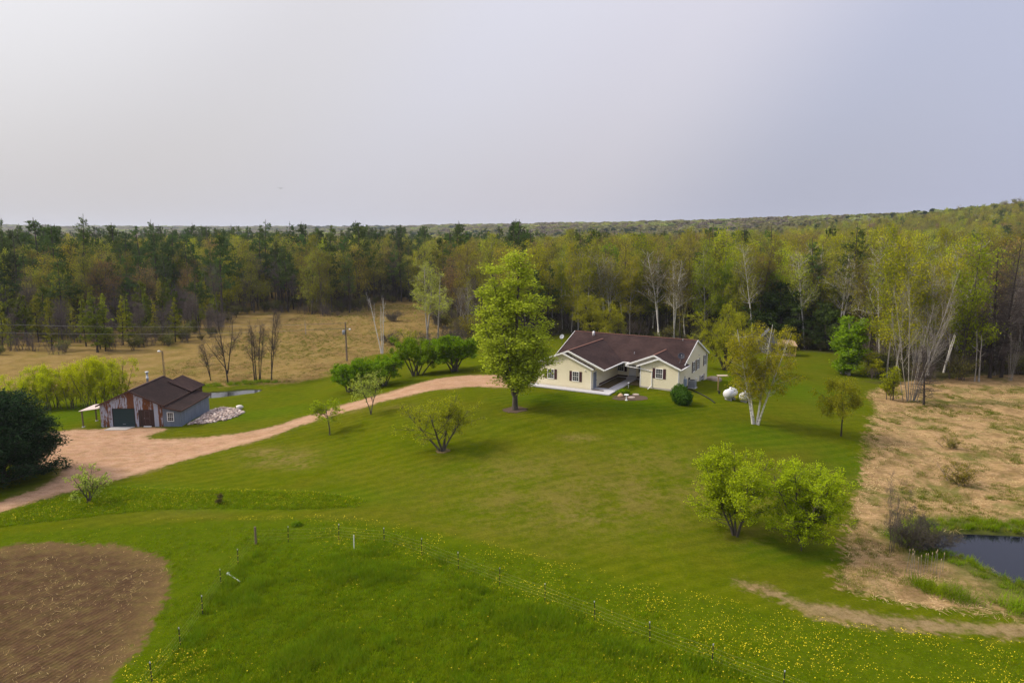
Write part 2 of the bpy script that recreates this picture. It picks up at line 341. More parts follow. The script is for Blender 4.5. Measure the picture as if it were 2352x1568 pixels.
    mud = t.rng(t.attr('sdf_pond'), -.35, .1); c = t.mix(mud, c, (.03,.026,.016))
    # fine light and dark blades / grains
    c = t.mix(t.rng(nf, .3, .7, .7, 0.), c, t.mix(.5, c, (.008,.010,.001))); c = t.mix(t.rng(t.noise(1.3, 6, .7), .42, .66, 0., .22), c, t.mix(.5, c, (.19,.19,.012))); c = t.mix(t.rng(t.noise(.8, 6, .7, t.co('Object', (1, 1.9, 1), (0, 0, -.42))), .46, .62, 0., .30), c, t.mix(.6, c, (.02,.03,.002)))
    h = t.math('ADD', t.math('MULTIPLY', n3, .7), t.math('MULTIPLY', nf, .3))
    fw = t.n('ShaderNodeTexWave', wave_type='BANDS', bands_direction='X'); t.l(t.co('Object', None, (0, 0, .42)), fw.inputs['Vector']); fw.inputs['Scale'].default_value = 1.1; fw.inputs['Distortion'].default_value = .6
    h = t.math('ADD', h, t.math('MULTIPLY', t.math('MULTIPLY', fw.outputs['Fac'], t.rng(t.attr('sdf_soil'), .5, 2.)), .35))
    nd = t.n('ShaderNodeBump'); t.l(h, nd.inputs['Height']); nd.inputs['Distance'].default_value = .14
    t.l(t.rng(t.attr('sdf_drive'), -.2, .3, .6, .25), nd.inputs['Strength']); t.l(nd.outputs[0], t.bs.inputs['Normal'])
    t.bs.inputs['Specular IOR Level'].default_value = 0.
    return t.done(c, .95)
M['ground'] = ground_mat()
def bark(name, a, b, sc=5, stretch=.25):
    t = NT(name); n = t.noise(sc, 5, .6, t.co('Object', (1, 1, stretch))); t.bump(n, .5, .03); return t.done(t.ramp(n, [(.3, a), (.7, b)]), .9)
M['bark'] = bark('grey_brown_bark', (.045,.036,.026), (.12,.10,.075))
M['bark_dark'] = bark('dark_bark', (.022,.017,.013), (.065,.05,.038))
M['bark_pine'] = bark('pine_bark', (.035,.026,.02), (.09,.07,.055))
M['bark_pale'] = bark('pale_grey_bark', (.20,.18,.145), (.42,.38,.32), 4, .4)
def birch():
    t = NT('birch_bark'); n = t.noise(3.2, 5, .7, t.co('Object', (1, 1, 2.6))); c = t.ramp(n, [(.33, (.05,.045,.04)), (.42, (.42,.38,.33)), (.55, (.66,.62,.56)), (.8, (.74,.70,.64))])
    return t.done(c, .7)
M['birch'] = birch()
M['twig_bare'] = bark('bare_twig_bark', (.07,.053,.043), (.15,.115,.095), 3)
M['twig_pale'] = bark('pale_twig_bark', (.16,.13,.10), (.30,.26,.21), 3)
L = {}
L['pine'] = leafmat('pine_needles', (.026,.050,.010), (.068,.105,.020), .2, .4)
L['pine_y'] = leafmat('young_pine_needles', (.045,.068,.006), (.11,.135,.012), .15, .25)
L['tam'] = leafmat('tamarack_needles', (.10,.115,.006), (.20,.21,.012), .25, .35)
L['spruce'] = leafmat('dark_pine_needles', (.009,.021,.008), (.030,.052,.018), .1, 0.)
L['olive'] = leafmat('olive_buds', (.115,.120,.009), (.25,.235,.018), .3, .4)
L['rust'] = leafmat('russet_buds', (.13,.085,.022), (.24,.165,.04), .3, .3)
L['lime'] = leafmat('lime_leaves', (.14,.165,.004), (.29,.30,.008), .32, .35)
L['green'] = leafmat('fresh_green_leaves', (.08,.145,.003), (.165,.25,.006), .32, .15)
L['cotton'] = leafmat('cottonwood_leaves', (.165,.205,.008), (.32,.365,.03), .34, 0.)
L['willow'] = leafmat('willow_leaves', (.125,.14,.004), (.26,.255,.012), .3, .12)
L['gold'] = leafmat('golden_birch_leaves', (.185,.18,.004), (.36,.32,.012), .34, 0.)
L['maple'] = leafmat('maple_leaves', (.135,.18,.003), (.275,.32,.010), .32, .08)
L['umbrella'] = leafmat('shrub_leaves', (.06,.12,.002), (.145,.215,.005), .28, .12)
L['pale'] = leafmat('pale_green_leaves', (.15,.19,.022), (.29,.33,.055), .3, .15)
L['sapling'] = leafmat('yellow_green_leaves', (.19,.22,.002), (.36,.37,.006), .3, .08)
L['under'] = leafmat('undergrowth_leaves', (.045,.05,.012), (.12,.12,.025), .2, .4)
L['bush'] = leafmat('bush_leaves', (.02,.055,.006), (.06,.125,.014), .15, .1)
L['grass'] = leafmat('long_grass', (.085,.135,.001), (.15,.20,.004), .3, .25)
L['sedge'] = leafmat('green_sedge', (.072,.124,.002), (.13,.185,.005), .3, .25)
L['straw_m'] = leafmat('marsh_straw', (.145,.10,.030), (.25,.175,.07), .2, .2)
L['sedge_o'] = leafmat('olive_sedge', (.06,.075,.006), (.12,.13,.014), .25, .25)
L['straw'] = leafmat('dry_sedge', (.24,.155,.06), (.50,.34,.165), .2, .25)
L['brown'] = leafmat('brown_leaves', (.05,.045,.012), (.10,.085,.02), .2, .1)

# ------------------------------------------------------------------ the ground, split into its kinds of cover
def build_ground():
    az = np.radians(np.concatenate([np.linspace(-180, -48, 24)[:-1], np.linspace(-48, 48, 560), np.linspace(48, 180, 24)[1:]]))
    r = np.concatenate([[.5, 6, 12], 1/np.linspace(1/17., 1/330., 400), np.geomspace(345, 7000, 46)])
    A, Rr = np.meshgrid(az, r, indexing='ij'); X, Y = Rr*np.sin(A), Rr*np.cos(A); Z = zf(X, Y)
    x, y = X.ravel(), Y.ravel(); near = np.hypot(x, y) < 400
    at_ = {}
    def field(name, P, lo=-12., hi=12.):
        v = np.full(x.shape, lo); v[near] = sdf(P, x[near], y[near]); at_[name] = np.clip(v, lo, hi)
    field('sdf_drive', DRIVE); field('sdf_soil', SOIL); field('sdf_meadow', MEADOW); field('sdf_strip', STRIP); field('sdf_dry', DRY); field('sdf_past', PAST); field('sdf_marsh', MARSH)
    at_['sdf_meadow'] = np.maximum(at_['sdf_meadow'], at_['sdf_strip']); del at_['sdf_strip']
    field('pr', POND); field('pl', CREEK); at_['sdf_pond'] = np.maximum(at_['pr'], at_['pl'])
    v = np.full(x.shape, 12.); v[near] = -sdf(CLEAR, x[near], y[near]); at_['sdf_forest'] = np.clip(v, -12, 12)
    d = np.full(x.shape, 9.)
    for i in range(len(TRACK)-1):
        a, b = TRACK[i], TRACK[i+1]; e = b-a; t = np.clip(((x-a[0])*e[0]+(y-a[1])*e[1])/(e@e), 0, 1)
        d = np.minimum(d, np.hypot(x-a[0]-t*e[0], y-a[1]-t*e[1])-.25-.5*min(1, i/3.))
    at_['sdf_track'] = np.clip(-d, -9, 9)
    bare = .16*sstep(.5, .75, fbm(x, y, 4.5, 91))*sstep(70, 50, y)
    for dx, dy, rx, ry, k in ((650,1052,3.2,2.2,1.),(600,1040,2.4,1.4,1.),(690,1066,2.,1.2,.9),(1330,1160,11,5,.55),(1450,1130,10,5,.6),(1600,1120,9,5,.5),(1350,1185,3,1.6,.8),(1200,1085,8,4,.45),(1330,1005,2,.8,.9),(1500,1060,8,4,.4),
                              (1180,1140,4,2,.5),(1760,1230,4,2,.4),(900,935,3,.8,.5),(780,950,4,.8,.5),(1850,1090,5,3,.4)):
        p = at(dx, dy); bare = np.maximum(bare, k*np.exp(-(((x-p[0])/rx)**2+((y-p[1])/ry)**2)))
    at_['bare'] = bare
    lush = np.full(x.shape, -1.)
    for dx, dy, rx, ry in ((500,955,22,5),(250,1130,14,3),(620,1150,16,3),(1450,930,10,4),(1250,915,9,4),(1800,890,12,14),(1960,1080,4,9),(1850,1270,8,3),(1750,1000,7,5),(160,950,9,9)):
        p = at(dx, dy); lush = np.maximum(lush, 1.5*np.exp(-(((x-p[0])/rx)**2+((y-p[1])/ry)**2))-.5)
    at_['sdf_lush'] = lush
    rut = np.zeros(x.shape)      # wheel tracks worn along the middle of the drive
    q = at_['sdf_drive']; rut = np.exp(-((q-1.0)/.3)**2); at_['rut'] = rut
    pd = at_['sdf_pond']; z = Z.ravel()-.9*sstep(-1.1, 1.6, pd)
    # rough ground where the grass grows in tussocks
    tus = sstep(0, 1.5, at_['sdf_dry'])*.35*(fbm(x, y, 1.7, 11)-.35)+sstep(0, 1.5, at_['sdf_marsh'])*.3*(fbm(x, y, 2.6, 12)-.4)+sstep(0, 2, at_['sdf_meadow'])*.12*(fbm(x, y, 1.4, 13)-.4)
    z = z+tus*sstep(.5, -1, pd)*(np.hypot(x, y) < 330)-.05*sstep(0, .6, at_['sdf_soil'])
    nA, nR = A.shape; idx = np.arange(nA*nR).reshape(nA, nR)
    F = np.stack([idx[:-1, :-1], idx[1:, :-1], idx[1:, 1:], idx[:-1, 1:]], -1).reshape(-1, 4)
    V = np.stack([x, y, z], -1)
    c = lambda k: at_[k][F].mean(1)
    fx, fy = x[F].mean(1), y[F].mean(1); j = (fbm(fx, fy, .9, 21)-.5)*1.2
    kind = np.zeros(len(F), int)
    kind[c('sdf_meadow')+j > 0] = 1; kind[c('sdf_forest') > 0] = 2; kind[c('sdf_marsh')+j > 0] = 3; kind[c('sdf_dry')+j > 0] = 4
    kind[c('sdf_track')+.4*j > 0] = 5; kind[c('sdf_soil')+.7*j > 0] = 6; kind[c('sdf_drive')+.4*j > 0] = 7
    kind[(np.hypot(fx, fy) > 520)] = 8
    for k, nm in enumerate(['lawn', 'meadow', 'forest_floor', 'marsh_field', 'dry_marsh', 'dirt_track', 'tilled_field', 'gravel_driveway', 'hills']):
        f = F[kind == k]; u, inv = np.unique(f, return_inverse=True)
        me = mesh(nm, V[u], inv.reshape(-1, 4), [M['ground']], smooth=True)
        for an in ('sdf_drive', 'sdf_soil', 'sdf_meadow', 'sdf_dry', 'sdf_marsh', 'sdf_pond', 'sdf_forest', 'sdf_track', 'bare', 'sdf_lush', 'rut', 'sdf_past'):
            a = me.attributes.new(an, 'FLOAT', 'POINT'); a.data.foreach_set('value', at_[an][u].astype(np.float32))
        tag(link(nm, me), kind='structure')
build_ground()
def water(name, P, z, deep, rough):
    t = NT(name+'_surface'); t.bump(t.noise(5., 4, .6, t.co('Object', (1, 2, 1))), rough, .02)
    t.bs.inputs['IOR'].default_value = 1.33; t.bs.inputs['Specular IOR Level'].default_value = .5 if name == 'pond' else .8
    m = t.done(deep, .06)
    c = P.mean(0); Q = c+(P-c)*1.12
    tag(link(name, mesh(name, np.c_[Q, np.full(len(Q), z)], np.arange(len(Q))[None], [m])), kind='structure')
water('pond', POND, WATER_R, (.006, .007, .014), .04)
water('creek', CREEK, WATER_L, (.03, .03, .03), .01)

# ------------------------------------------------------------------ trees
def grow(base, d, length, K, up, wob, rng):
    N = len(base); P = np.zeros((N, K, 3)); P[:, 0] = base; d = unit(d); stp = (np.asarray(length)/(K-1))[:, None]
    up = np.asarray(up, float)
    for k in range(1, K):
        d = d+wob*rng.normal(size=(N, 3))/math.sqrt(K); d[:, 2] += up/K; d = unit(d); P[:, k] = P[:, k-1]+d*stp
    return P
def tubes(P, r, n):
    N, K = P.shape[:2]; T = unit(np.gradient(P, axis=1)); D = unit(P[:, -1]-P[:, 0]+1e-6)
    ref = np.where(np.abs(D[:, 2:3]) < .9, [[0, 0, 1.]], [[1., 0, 0]]); b = unit(np.cross(T, ref[:, None, :])); a = np.cross(b, T)
    an = 2*PI*np.arange(n)/n
    V = P[:, :, None]+r[:, :, None, None]*(np.cos(an)[None, None, :, None]*a[:, :, None]+np.sin(an)[None, None, :, None]*b[:, :, None])
    idx = np.arange(N*K*n).reshape(N, K, n); nx = np.roll(idx, -1, 2)
    F = np.stack([idx[:, :-1], nx[:, :-1], nx[:, 1:], idx[:, 1:]], -1).reshape(-1, 4)
    return V.reshape(-1, 3), F
def branch(P, r, M_, t0, t1, ang, asd, prof, up, wob, K, rr, rng, rtip=.25, pw=1., vary=.25, lens=None, azf=None):
    """M_ children spread over parent stems P, weighted by their length"""
    N, KP = P.shape[:2]; plen = np.linalg.norm(np.diff(P, axis=1), axis=2).sum(1); w = plen/plen.sum()
    pi = rng.choice(N, M_, p=w); t = t0+(t1-t0)*rng.random(M_)**pw; s = t*(KP-1); k = np.minimum(s.astype(int), KP-2); f = (s-k)[:, None]
    b = P[pi, k]*(1-f)+P[pi, k+1]*f; T = unit(P[pi, k+1]-P[pi, k]); rad = r[pi, k]*(1-f[:, 0])+r[pi, k+1]*f[:, 0]
    q = rng.normal(size=(M_, 3)); q = unit(q-(q*T).sum(1, keepdims=True)*T)
    a = np.radians(ang+asd*rng.normal(size=M_))[:, None]; d = np.cos(a)*T+np.sin(a)*q
    ln = np.interp(t, [p[0] for p in prof], [p[1] for p in prof])*(lens[pi] if lens is not None else 1)*(1+vary*rng.normal(size=M_)); ln = np.maximum(ln, .05)
    C = grow(b, d, ln, K, up, wob, rng); rad = np.maximum(rad*rr, .004)
    return C, rad[:, None]*np.linspace(1, rtip, K)[None]
def leaves(P, n, size, spread, rng, flat=.2, aspect=.6, t0=.15, along=0., svar=.35):
    N, K = P.shape[:2]; i = rng.integers(0, N, n); s = (t0+(1-t0)*rng.random(n))*(K-1); k = np.minimum(s.astype(int), K-2); f = (s-k)[:, None]
    c = P[i, k]*(1-f)+P[i, k+1]*f+rng.normal(size=(n, 3))*spread
    T = unit(P[i, k+1]-P[i, k]); nn = unit(rng.normal(size=(n, 3))*(1-flat)+np.array([0, 0, 1.])*flat)
    u = unit(np.cross(nn, rng.normal(size=(n, 3)))*(1-along)+T*along*1.5); v = unit(np.cross(nn, u))
    L_ = (size*(1+svar*rng.normal(size=n)).clip(.4, 1.8))[:, None]; h = L_*aspect
    V = np.stack([c-u*L_*.5, c+v*h*.5-u*L_*.08, c+u*L_*.5, c-v*h*.5-u*L_*.08], 1).reshape(-1, 3)
    return V, np.arange(4*n).reshape(-1, 4)
def join(parts):
    vs, fs, mi, o = [], [], [], 0
    for v, f, m in parts: vs.append(v); fs.append(f+o); mi.append(np.full(len(f), m)); o += len(v)
    return np.concatenate(vs), np.concatenate(fs), np.concatenate(mi)
TREE = {}
def tree_meshes(name, c, seed):
    """trunk with its limbs, and a crown of twigs and leaves; c holds the habit of the species"""
    rng = np.random.default_rng(seed); H = c['H']; ns = c.get('stems', 1)
    if 'base' in c: base = np.array([[*b[:2], b[6] if len(b) > 6 else 0] for b in c['base']], float); d0 = np.array([b[2:5] for b in c['base']], float); ln = H*np.array([b[5] for b in c['base']])
    else:
        base = np.c_[rng.normal(size=(ns, 2))*c.get('sbase', .12)*(ns > 1), np.zeros(ns)]; lean = c.get('lean', .05)
        a = rng.random(ns)*6.28 if ns < 3 else (np.arange(ns)+rng.random(ns)*.5)*6.28/ns
        d0 = np.c_[np.cos(a)*lean, np.sin(a)*lean, np.ones(ns)]*np.array([1+.0]); d0[:, :2] *= (.6+.8*rng.random((ns, 1))); ln = H*(1-.25*rng.random(ns)*(ns > 1))
    P0 = grow(base, d0, ln, c.get('K0', 9), c.get('up0', .0), c.get('wob0', .07), rng); base_r = c['r']
    r0 = base_r*np.linspace(1, .12, P0.shape[1])[None]**.8*(ln/ln.max())[:, None]; r0[:, 0] *= 1.3; P0[:, 0, 2] -= .25
    parts = [(*tubes(P0, r0, c.get('sides', 6)), 0)]; crown = []
    l1 = c['l1']; P1, r1 = branch(P0, r0, l1['n'], *l1['t'], *l1['ang'], [(t, q*H) for t, q in l1['len']], l1.get('up', .3), l1.get('wob', .25), l1.get('K', 6), l1.get('rr', .5), rng, pw=l1.get('pw', 1.), vary=l1.get('vary', .25), lens=np.maximum(ln/ln.max(), .25) if c.get('own', False) else None)
    parts.append((*tubes(P1, r1, 4), 0)); last, lr = P1, r1
    for key in ('l2', 'l3'):
        q = c.get(key)
        if not q: continue
        Pn, rn = branch(last, lr, q['n'], *q.get('t', (.15, 1)), *q.get('ang', (45, 15)), [(0, q['len']*H), (1, q['len']*H*q.get('tip', .6))], q.get('up', .2), q.get('wob', .3), q.get('K', 4), q.get('rr', .5), rng, rtip=.4)
        rn = np.maximum(rn, q.get('rmin', .006))
        (parts if q.get('wood', False) else crown).append((*tubes(Pn, rn, 3), 0 if q.get('wood', False) else 1))
        last, lr = Pn, rn
    lf = c.get('leaf')
    if lf:
        src = last
        for q in (lf if isinstance(lf, list) else [lf]): crown.append((*leaves(P1 if q.get('on') == 1 else src, q['n'], q['size'], q['spread'], rng, q.get('flat', .2), q.get('aspect', .6), q.get('t0', .15), q.get('along', 0.)), q.get('m', 0)))
    v, f, _ = join(parts); tm = mesh(name+'_trunk', v, f, [c['bark']], smooth=True)
    v, f, mi = join(crown); cm = mesh(name+'_crown', v, f, [c.get('lm', c['bark']), c.get('twig', c['bark'])]+c.get('lm2', []), mi)
    TREE[name] = (tm, cm, H); return tm, cm
def plant(kind, p, h=None, rz=None, wide=1., name='tree', label=None, cat='tree', group=None, crown='crown', trunk='trunk', sink=.05):
    tm, cm, H = TREE[kind]; s = (h/H) if h else 1.
    o = empty(name, (p[0], p[1], p[2]-sink), R0.random()*6.28 if rz is None else rz); o.scale = (s*wide, s*wide, s)
    link(trunk, tm, o); link(crown, cm, o); tag(o, label, cat, group); return o

BK, BD, BP, BW, TB, TP = M['bark'], M['bark_dark'], M['bark_pine'], M['birch'], M['twig_bare'], M['twig_pale']
BG = M['bark_pale']
# --- kinds that fill the wood
def pine(name, seed, H, lm, lo=.38, n=70, wd=.17, tufts=5200):
    tree_meshes(name, dict(H=H, r=.26, bark=BP, wob0=.03, K0=10, lm=L[lm], l1=dict(n=n, t=(lo, .985), ang=(84, 9), len=[(0, .04), (lo, wd*.75), (lo+.12, wd), (.75, wd*.62), (.9, wd*.3), (1, .015)], up=.25, wob=.22, K=6, rr=.28),
        l2=dict(n=n*5, ang=(55, 14), len=.045, up=.25, wob=.2, K=3, rr=.5, rmin=.012, t=(.25, 1)),
        leaf=dict(n=tufts, size=.42, spread=.13, flat=.5, aspect=.34, along=.5)), seed)
for i in range(3): pine('pine%d' % i, 10+i, [24, 26, 22][i], 'pine', [.42, .3, .5][i], [64, 80, 56][i], [.17, .15, .20][i])
pine('pineyoung', 15, 14, 'pine_y', .12, 80, .20, 5200)
for i in range(3):
    tree_meshes('tam%d' % i, dict(H=[12, 10, 13][i], r=.12, bark=BD, wob0=.04, K0=9, lm=L['tam'], twig=TB, l1=dict(n=[120, 95, 110][i], t=(.14, .99), ang=(88, 10), len=[(0, .13), (.3, .115), (.6, .075), (1, .012)], up=.05, wob=.2, K=4, rr=.2),
        l2=dict(n=380, len=.03, up=-.2, K=3, rmin=.008), leaf=dict(n=[3000, 2300, 2000][i], size=.26, spread=.10, flat=.3, aspect=.45, along=.3)), 20+i)
def decid(name, seed, H, lm, n, size=.2, bark_=BK, twig=TB, spread=.3, up=.75, lo=.35, r=.17, wd=.22, l3=1150, stems=1, lean=.06, ang=(48, 12), along=0.):
    tree_meshes(name, dict(H=H, r=r, stems=stems, lean=lean, bark=bark_, twig=twig, wob0=.09, K0=9, lm=L[lm] if lm else twig, l1=dict(n=30*stems, t=(lo, .97), ang=ang, len=[(0, wd), (.45, wd*1.05), (.75, wd*.7), (1, wd*.3)], up=up, wob=.25, K=6, rr=.45),
        l2=dict(n=190, len=.10, up=.4, wob=.3, rmin=.014, wood=True, rr=.55), l3=dict(n=l3, len=.065, up=.2, wob=.3, rmin=.009, K=4),
        leaf=dict(n=n, size=size, spread=spread, aspect=.65, along=along) if n else None), seed)
decid('bare0', 30, 17, None, 0, l3=1900); decid('bare1', 31, 15, None, 0, l3=1700, stems=2, lean=.12); decid('bare2', 32, 19, None, 0, l3=1900, lo=.45)
decid('rust0', 33, 17, 'rust', 3200, .17, lo=.2); decid('rust1', 34, 16, 'rust', 2800, .17, lo=.18)
decid('olive0', 35, 18, 'olive', 6200, .19, lo=.15); decid('olive1', 36, 16, 'olive', 5600, .19, lo=.12); decid('olive2', 37, 20, 'olive', 5800, .2, lo=.3)
decid('lime0', 38, 17, 'lime', 7600, .21, lo=.14, r=.14); decid('lime1', 39, 19, 'lime', 7600, .21, bark_=BG, r=.13, lo=.22); decid('green0', 40, 16, 'green', 7500, .23, lo=.2, r=.14)
decid('birch0', 41, 17, 'lime', 3600, .16, BW, TB, lo=.4, r=.13, wd=.17, lean=.1); decid('birch1', 42, 18, 'olive', 3200, .16, BW, TB, lo=.38, r=.13, wd=.17, stems=2, lean=.12); M['twig_mid'] = bark('mid_twig_bark', (.10,.078,.06), (.20,.165,.135), 3)
decid('birchbare', 43, 16, None, 0, .1, BG, M['twig_mid'], l3=1300, r=.14, stems=2, lean=.16, lo=.4)
tree_meshes('under0', dict(H=3.2, r=.04, stems=6, lean=.5, sbase=.3, bark=TB, lm=L['under'], l1=dict(n=60, t=(.2, .95), ang=(40, 12), len=[(0, .35), (1, .2)], up=.4), l2=dict(n=300, len=.13, rmin=.006), leaf=dict(n=1500, size=.16, spread=.2)), 50)
tree_meshes('under1', dict(H=3.6, r=.04, stems=7, lean=.4, sbase=.4, bark=TB, lm=TB, l1=dict(n=80, t=(.2, .95), ang=(35, 12), len=[(0, .4), (1, .22)], up=.5), l2=dict(n=500, len=.16, rmin=.006)), 51)
for i, lm in enumerate(('lime', 'olive', 'lime')):
    decid('low%d' % i, 52+i, 8, lm, 4600, .17, lo=.04, r=.06, wd=.24, l3=900, up=.6, stems=2, lean=.12)
def far_crown(name, seed, lm, H, conic):
    rng = np.random.default_rng(seed); n = 260; z = rng.random(n)
    rad = (np.where(z < .25, z/.25, 1) if not conic else 1)*(1-z if conic else np.sqrt(np.clip(1-z*z*.95, 0, 1)))*H*(.2 if conic else .33)*np.sqrt(rng.random(n)); a = rng.random(n)*6.28
    c = np.c_[rad*np.cos(a), rad*np.sin(a), H*(.28+.72*z)]; P = np.stack([c, c+[0, 0, .1]], 1)
    v, f = leaves(P, n, H*.15, 0, rng, .3, .7, 0); tv, tf = tubes(np.array([[[0, 0, -1], [0, 0, H*.5], [0, 0, H*.8]]], float), np.array([[.2, .15, .05]]), 4)
    vv, ff, mi = join([(tv, tf, 1), (v, f, 0)]); return mesh(name, vv, ff, [L[lm], BD], mi)
L['far_pine'] = leafmat('far_pines_hazed', (.026,.042,.018), (.055,.08,.03), .2, .25); L['far_olive'] = leafmat('far_budding_woods_hazed', (.10,.10,.034), (.17,.16,.055), .3, .25); L['far_lime'] = leafmat('far_leafing_woods_hazed', (.12,.145,.03), (.20,.22,.045), .3, .25)  # far crowns dulled and greyed: haze painted into the leaf colours
L['far_rust'] = leafmat('far_bare_woods_hazed', (.105,.088,.055), (.17,.145,.095), .3, .2); L['far_pale'] = leafmat('far_pale_woods_hazed', (.15,.17,.07), (.25,.27,.12), .3, .2)  # dulled likewise, distance haze mixed into the colour
FAR = {k: far_crown('far_'+k, 60+i, 'far_'+lm, 16, cn) for i, (k, lm, cn) in enumerate([('pine', 'pine', 1), ('olive', 'olive', 0), ('lime', 'lime', 0), ('rust', 'rust', 0), ('pale', 'pale', 0)])}

# ------------------------------------------------------------------ scattering (only for what nobody could count)
def scatter(name, pts, scl, src, label, cat, rot=None):
    """one object whose points each carry a copy of the source meshes"""
    pts = np.asarray(pts, np.float32); n = len(pts)
    if n == 0: return None
    me = bpy.data.meshes.new(name); me.vertices.add(n); me.vertices.foreach_set('co', pts.ravel())
    rz = np.zeros((n, 3), np.float32); rz[:, 2] = R0.random(n)*6.28
    if rot is not None: rz = rot.astype(np.float32)
    for an, d in (('rot', rz), ('scl', np.asarray(scl, np.float32))):
        a = me.attributes.new(an, 'FLOAT_VECTOR', 'POINT'); a.data.foreach_set('vector', d.ravel())
    o = link(name, me); g = bpy.data.node_groups.new(name, 'GeometryNodeTree')
    g.interface.new_socket('Geometry', in_out='INPUT', socket_type='NodeSocketGeometry'); g.interface.new_socket('Geometry', in_out='OUTPUT', socket_type='NodeSocketGeometry')
    N = g.nodes.new; gi, go = N('NodeGroupInput'), N('NodeGroupOutput'); ip = N('GeometryNodeInstanceOnPoints'); jn = N('GeometryNodeJoinGeometry')
    for m in src:
        so = bpy.data.objects.new(name+'_source', m); oi = N('GeometryNodeObjectInfo'); oi.inputs['Object'].default_value = so; g.links.new(oi.outputs['Geometry'], jn.inputs[0])
    g.links.new(gi.outputs[0], ip.inputs['Points']); g.links.new(jn.outputs[0], ip.inputs['Instance'])
    for an, sock in (('rot', 'Rotation'), ('scl', 'Scale')):
        at_ = N('GeometryNodeInputNamedAttribute'); at_.data_type = 'FLOAT_VECTOR'; at_.inputs['Name'].default_value = an; g.links.new(at_.outputs[0], ip.inputs[sock])
    g.links.new(ip.outputs[0], go.inputs[0]); md = o.modifiers.new('scatter', 'NODES'); md.node_group = g
    return tag(o, label, cat, kind='stuff')

# ------------------------------------------------------------------ the wood
KINDLAB = {
 'low': ('young_tree', 'young tree', 'low leafy young tree with branches to the ground'),
 'pine': ('pine_tree', 'pine', 'tall dark green pine with bare lower trunk'), 'pineyoung': ('pine_tree', 'pine', 'younger yellowish green pine with branches to the ground'),
 'tam': ('tamarack_tree', 'tamarack', 'slender conical tamarack with thin yellow green needles'), 'bare': ('bare_tree', 'bare tree', 'leafless grey brown tree with fine upright twigs'),
 'rust': ('budding_tree', 'tree', 'russet tree with brown red opening buds'), 'olive': ('budding_tree', 'tree', 'olive tree with sparse half open leaves'),
 'lime': ('leafing_tree', 'tree', 'lime green tree in thin new leaf'), 'green': ('leafing_tree', 'tree', 'full fresh green tree'),
 'birch': ('birch_tree', 'birch', 'white trunked birch with thin spring leaves'), 'birchbare': ('birch_tree', 'birch', 'bare pale trunked birch without leaves')}
ZONES = [(-99, 490, 'behind the near marsh edge'), (490, 960, 'behind the far marsh end'), (960, 1290, 'behind the tall cottonwood'),
         (1290, 1640, 'behind the yellow house'), (1640, 1990, 'beyond the right lawn'), (1990, 2500, 'behind the dry sedge')]
def kinds_for(px, depth, rng):
    """which trees grow where along the edge of the wood, depth = metres behind the edge"""
    if px < 490: w = dict(tam=.46, bare=.40, pineyoung=.11, rust=.03) if depth < 24 else dict(pine=.36, olive=.34, bare=.14, rust=.04, lime=.08, pineyoung=.04)
    elif px < 960: w = dict(pine=.46, bare=.20, olive=.24, rust=.03, lime=.07) if depth < 30 else dict(pine=.28, olive=.38, lime=.22, rust=.12)
    elif px < 1290: w = dict(pine=.20, olive=.32, bare=.16, rust=.08, birch=.10, lime=.14)
    elif px < 2230 and depth < 5 and rng.random() < (.34 if px > 1290 else .2): w = dict(low=1.)
    elif px > 1290 and px < 2230 and depth < 6: w = dict(birch=.44, birchbare=.14, olive=.18, lime=.24)
    elif px < 1640: w = dict(pine=.24, olive=.30, birch=.16, birchbare=.08, bare=.08, lime=.10, rust=.04) if depth < 30 else dict(pine=.24, olive=.35, rust=.16, lime=.2, green=.05)
    elif px < 1990: w = dict(olive=.30, lime=.26, birch=.20, green=.07, rust=.08, pine=.05, birchbare=.04) if depth < 40 else dict(olive=.42, lime=.3, rust=.14, pine=.12, green=.02)
    elif px < 2230: w = dict(lime=.30, birch=.30, olive=.24, birchbare=.10, rust=.06) if depth < 40 else dict(olive=.42, lime=.32, rust=.16, pine=.10)
    else: w = dict(bare=.40, rust=.20, olive=.22, tam=.06, pine=.06, birchbare=.06) if depth < 40 else dict(olive=.45, lime=.25, rust=.16, pine=.14)
    k = list(w); p = np.array([w[q] for q in k]); return k[rng.choice(len(k), p=p/p.sum())]
NV = dict(low=3, pine=3, tam=3, bare=3, rust=2, olive=3, lime=2, birch=2, green=1)
HT = dict(low=(5.5, 10.5), pine=(17, 28), pineyoung=(10, 15), tam=(7.5, 13.5), bare=(9, 14), rust=(14, 20), olive=(14, 21), lime=(14, 21), green=(13, 18), birch=(15, 20), birchbare=(14, 18))
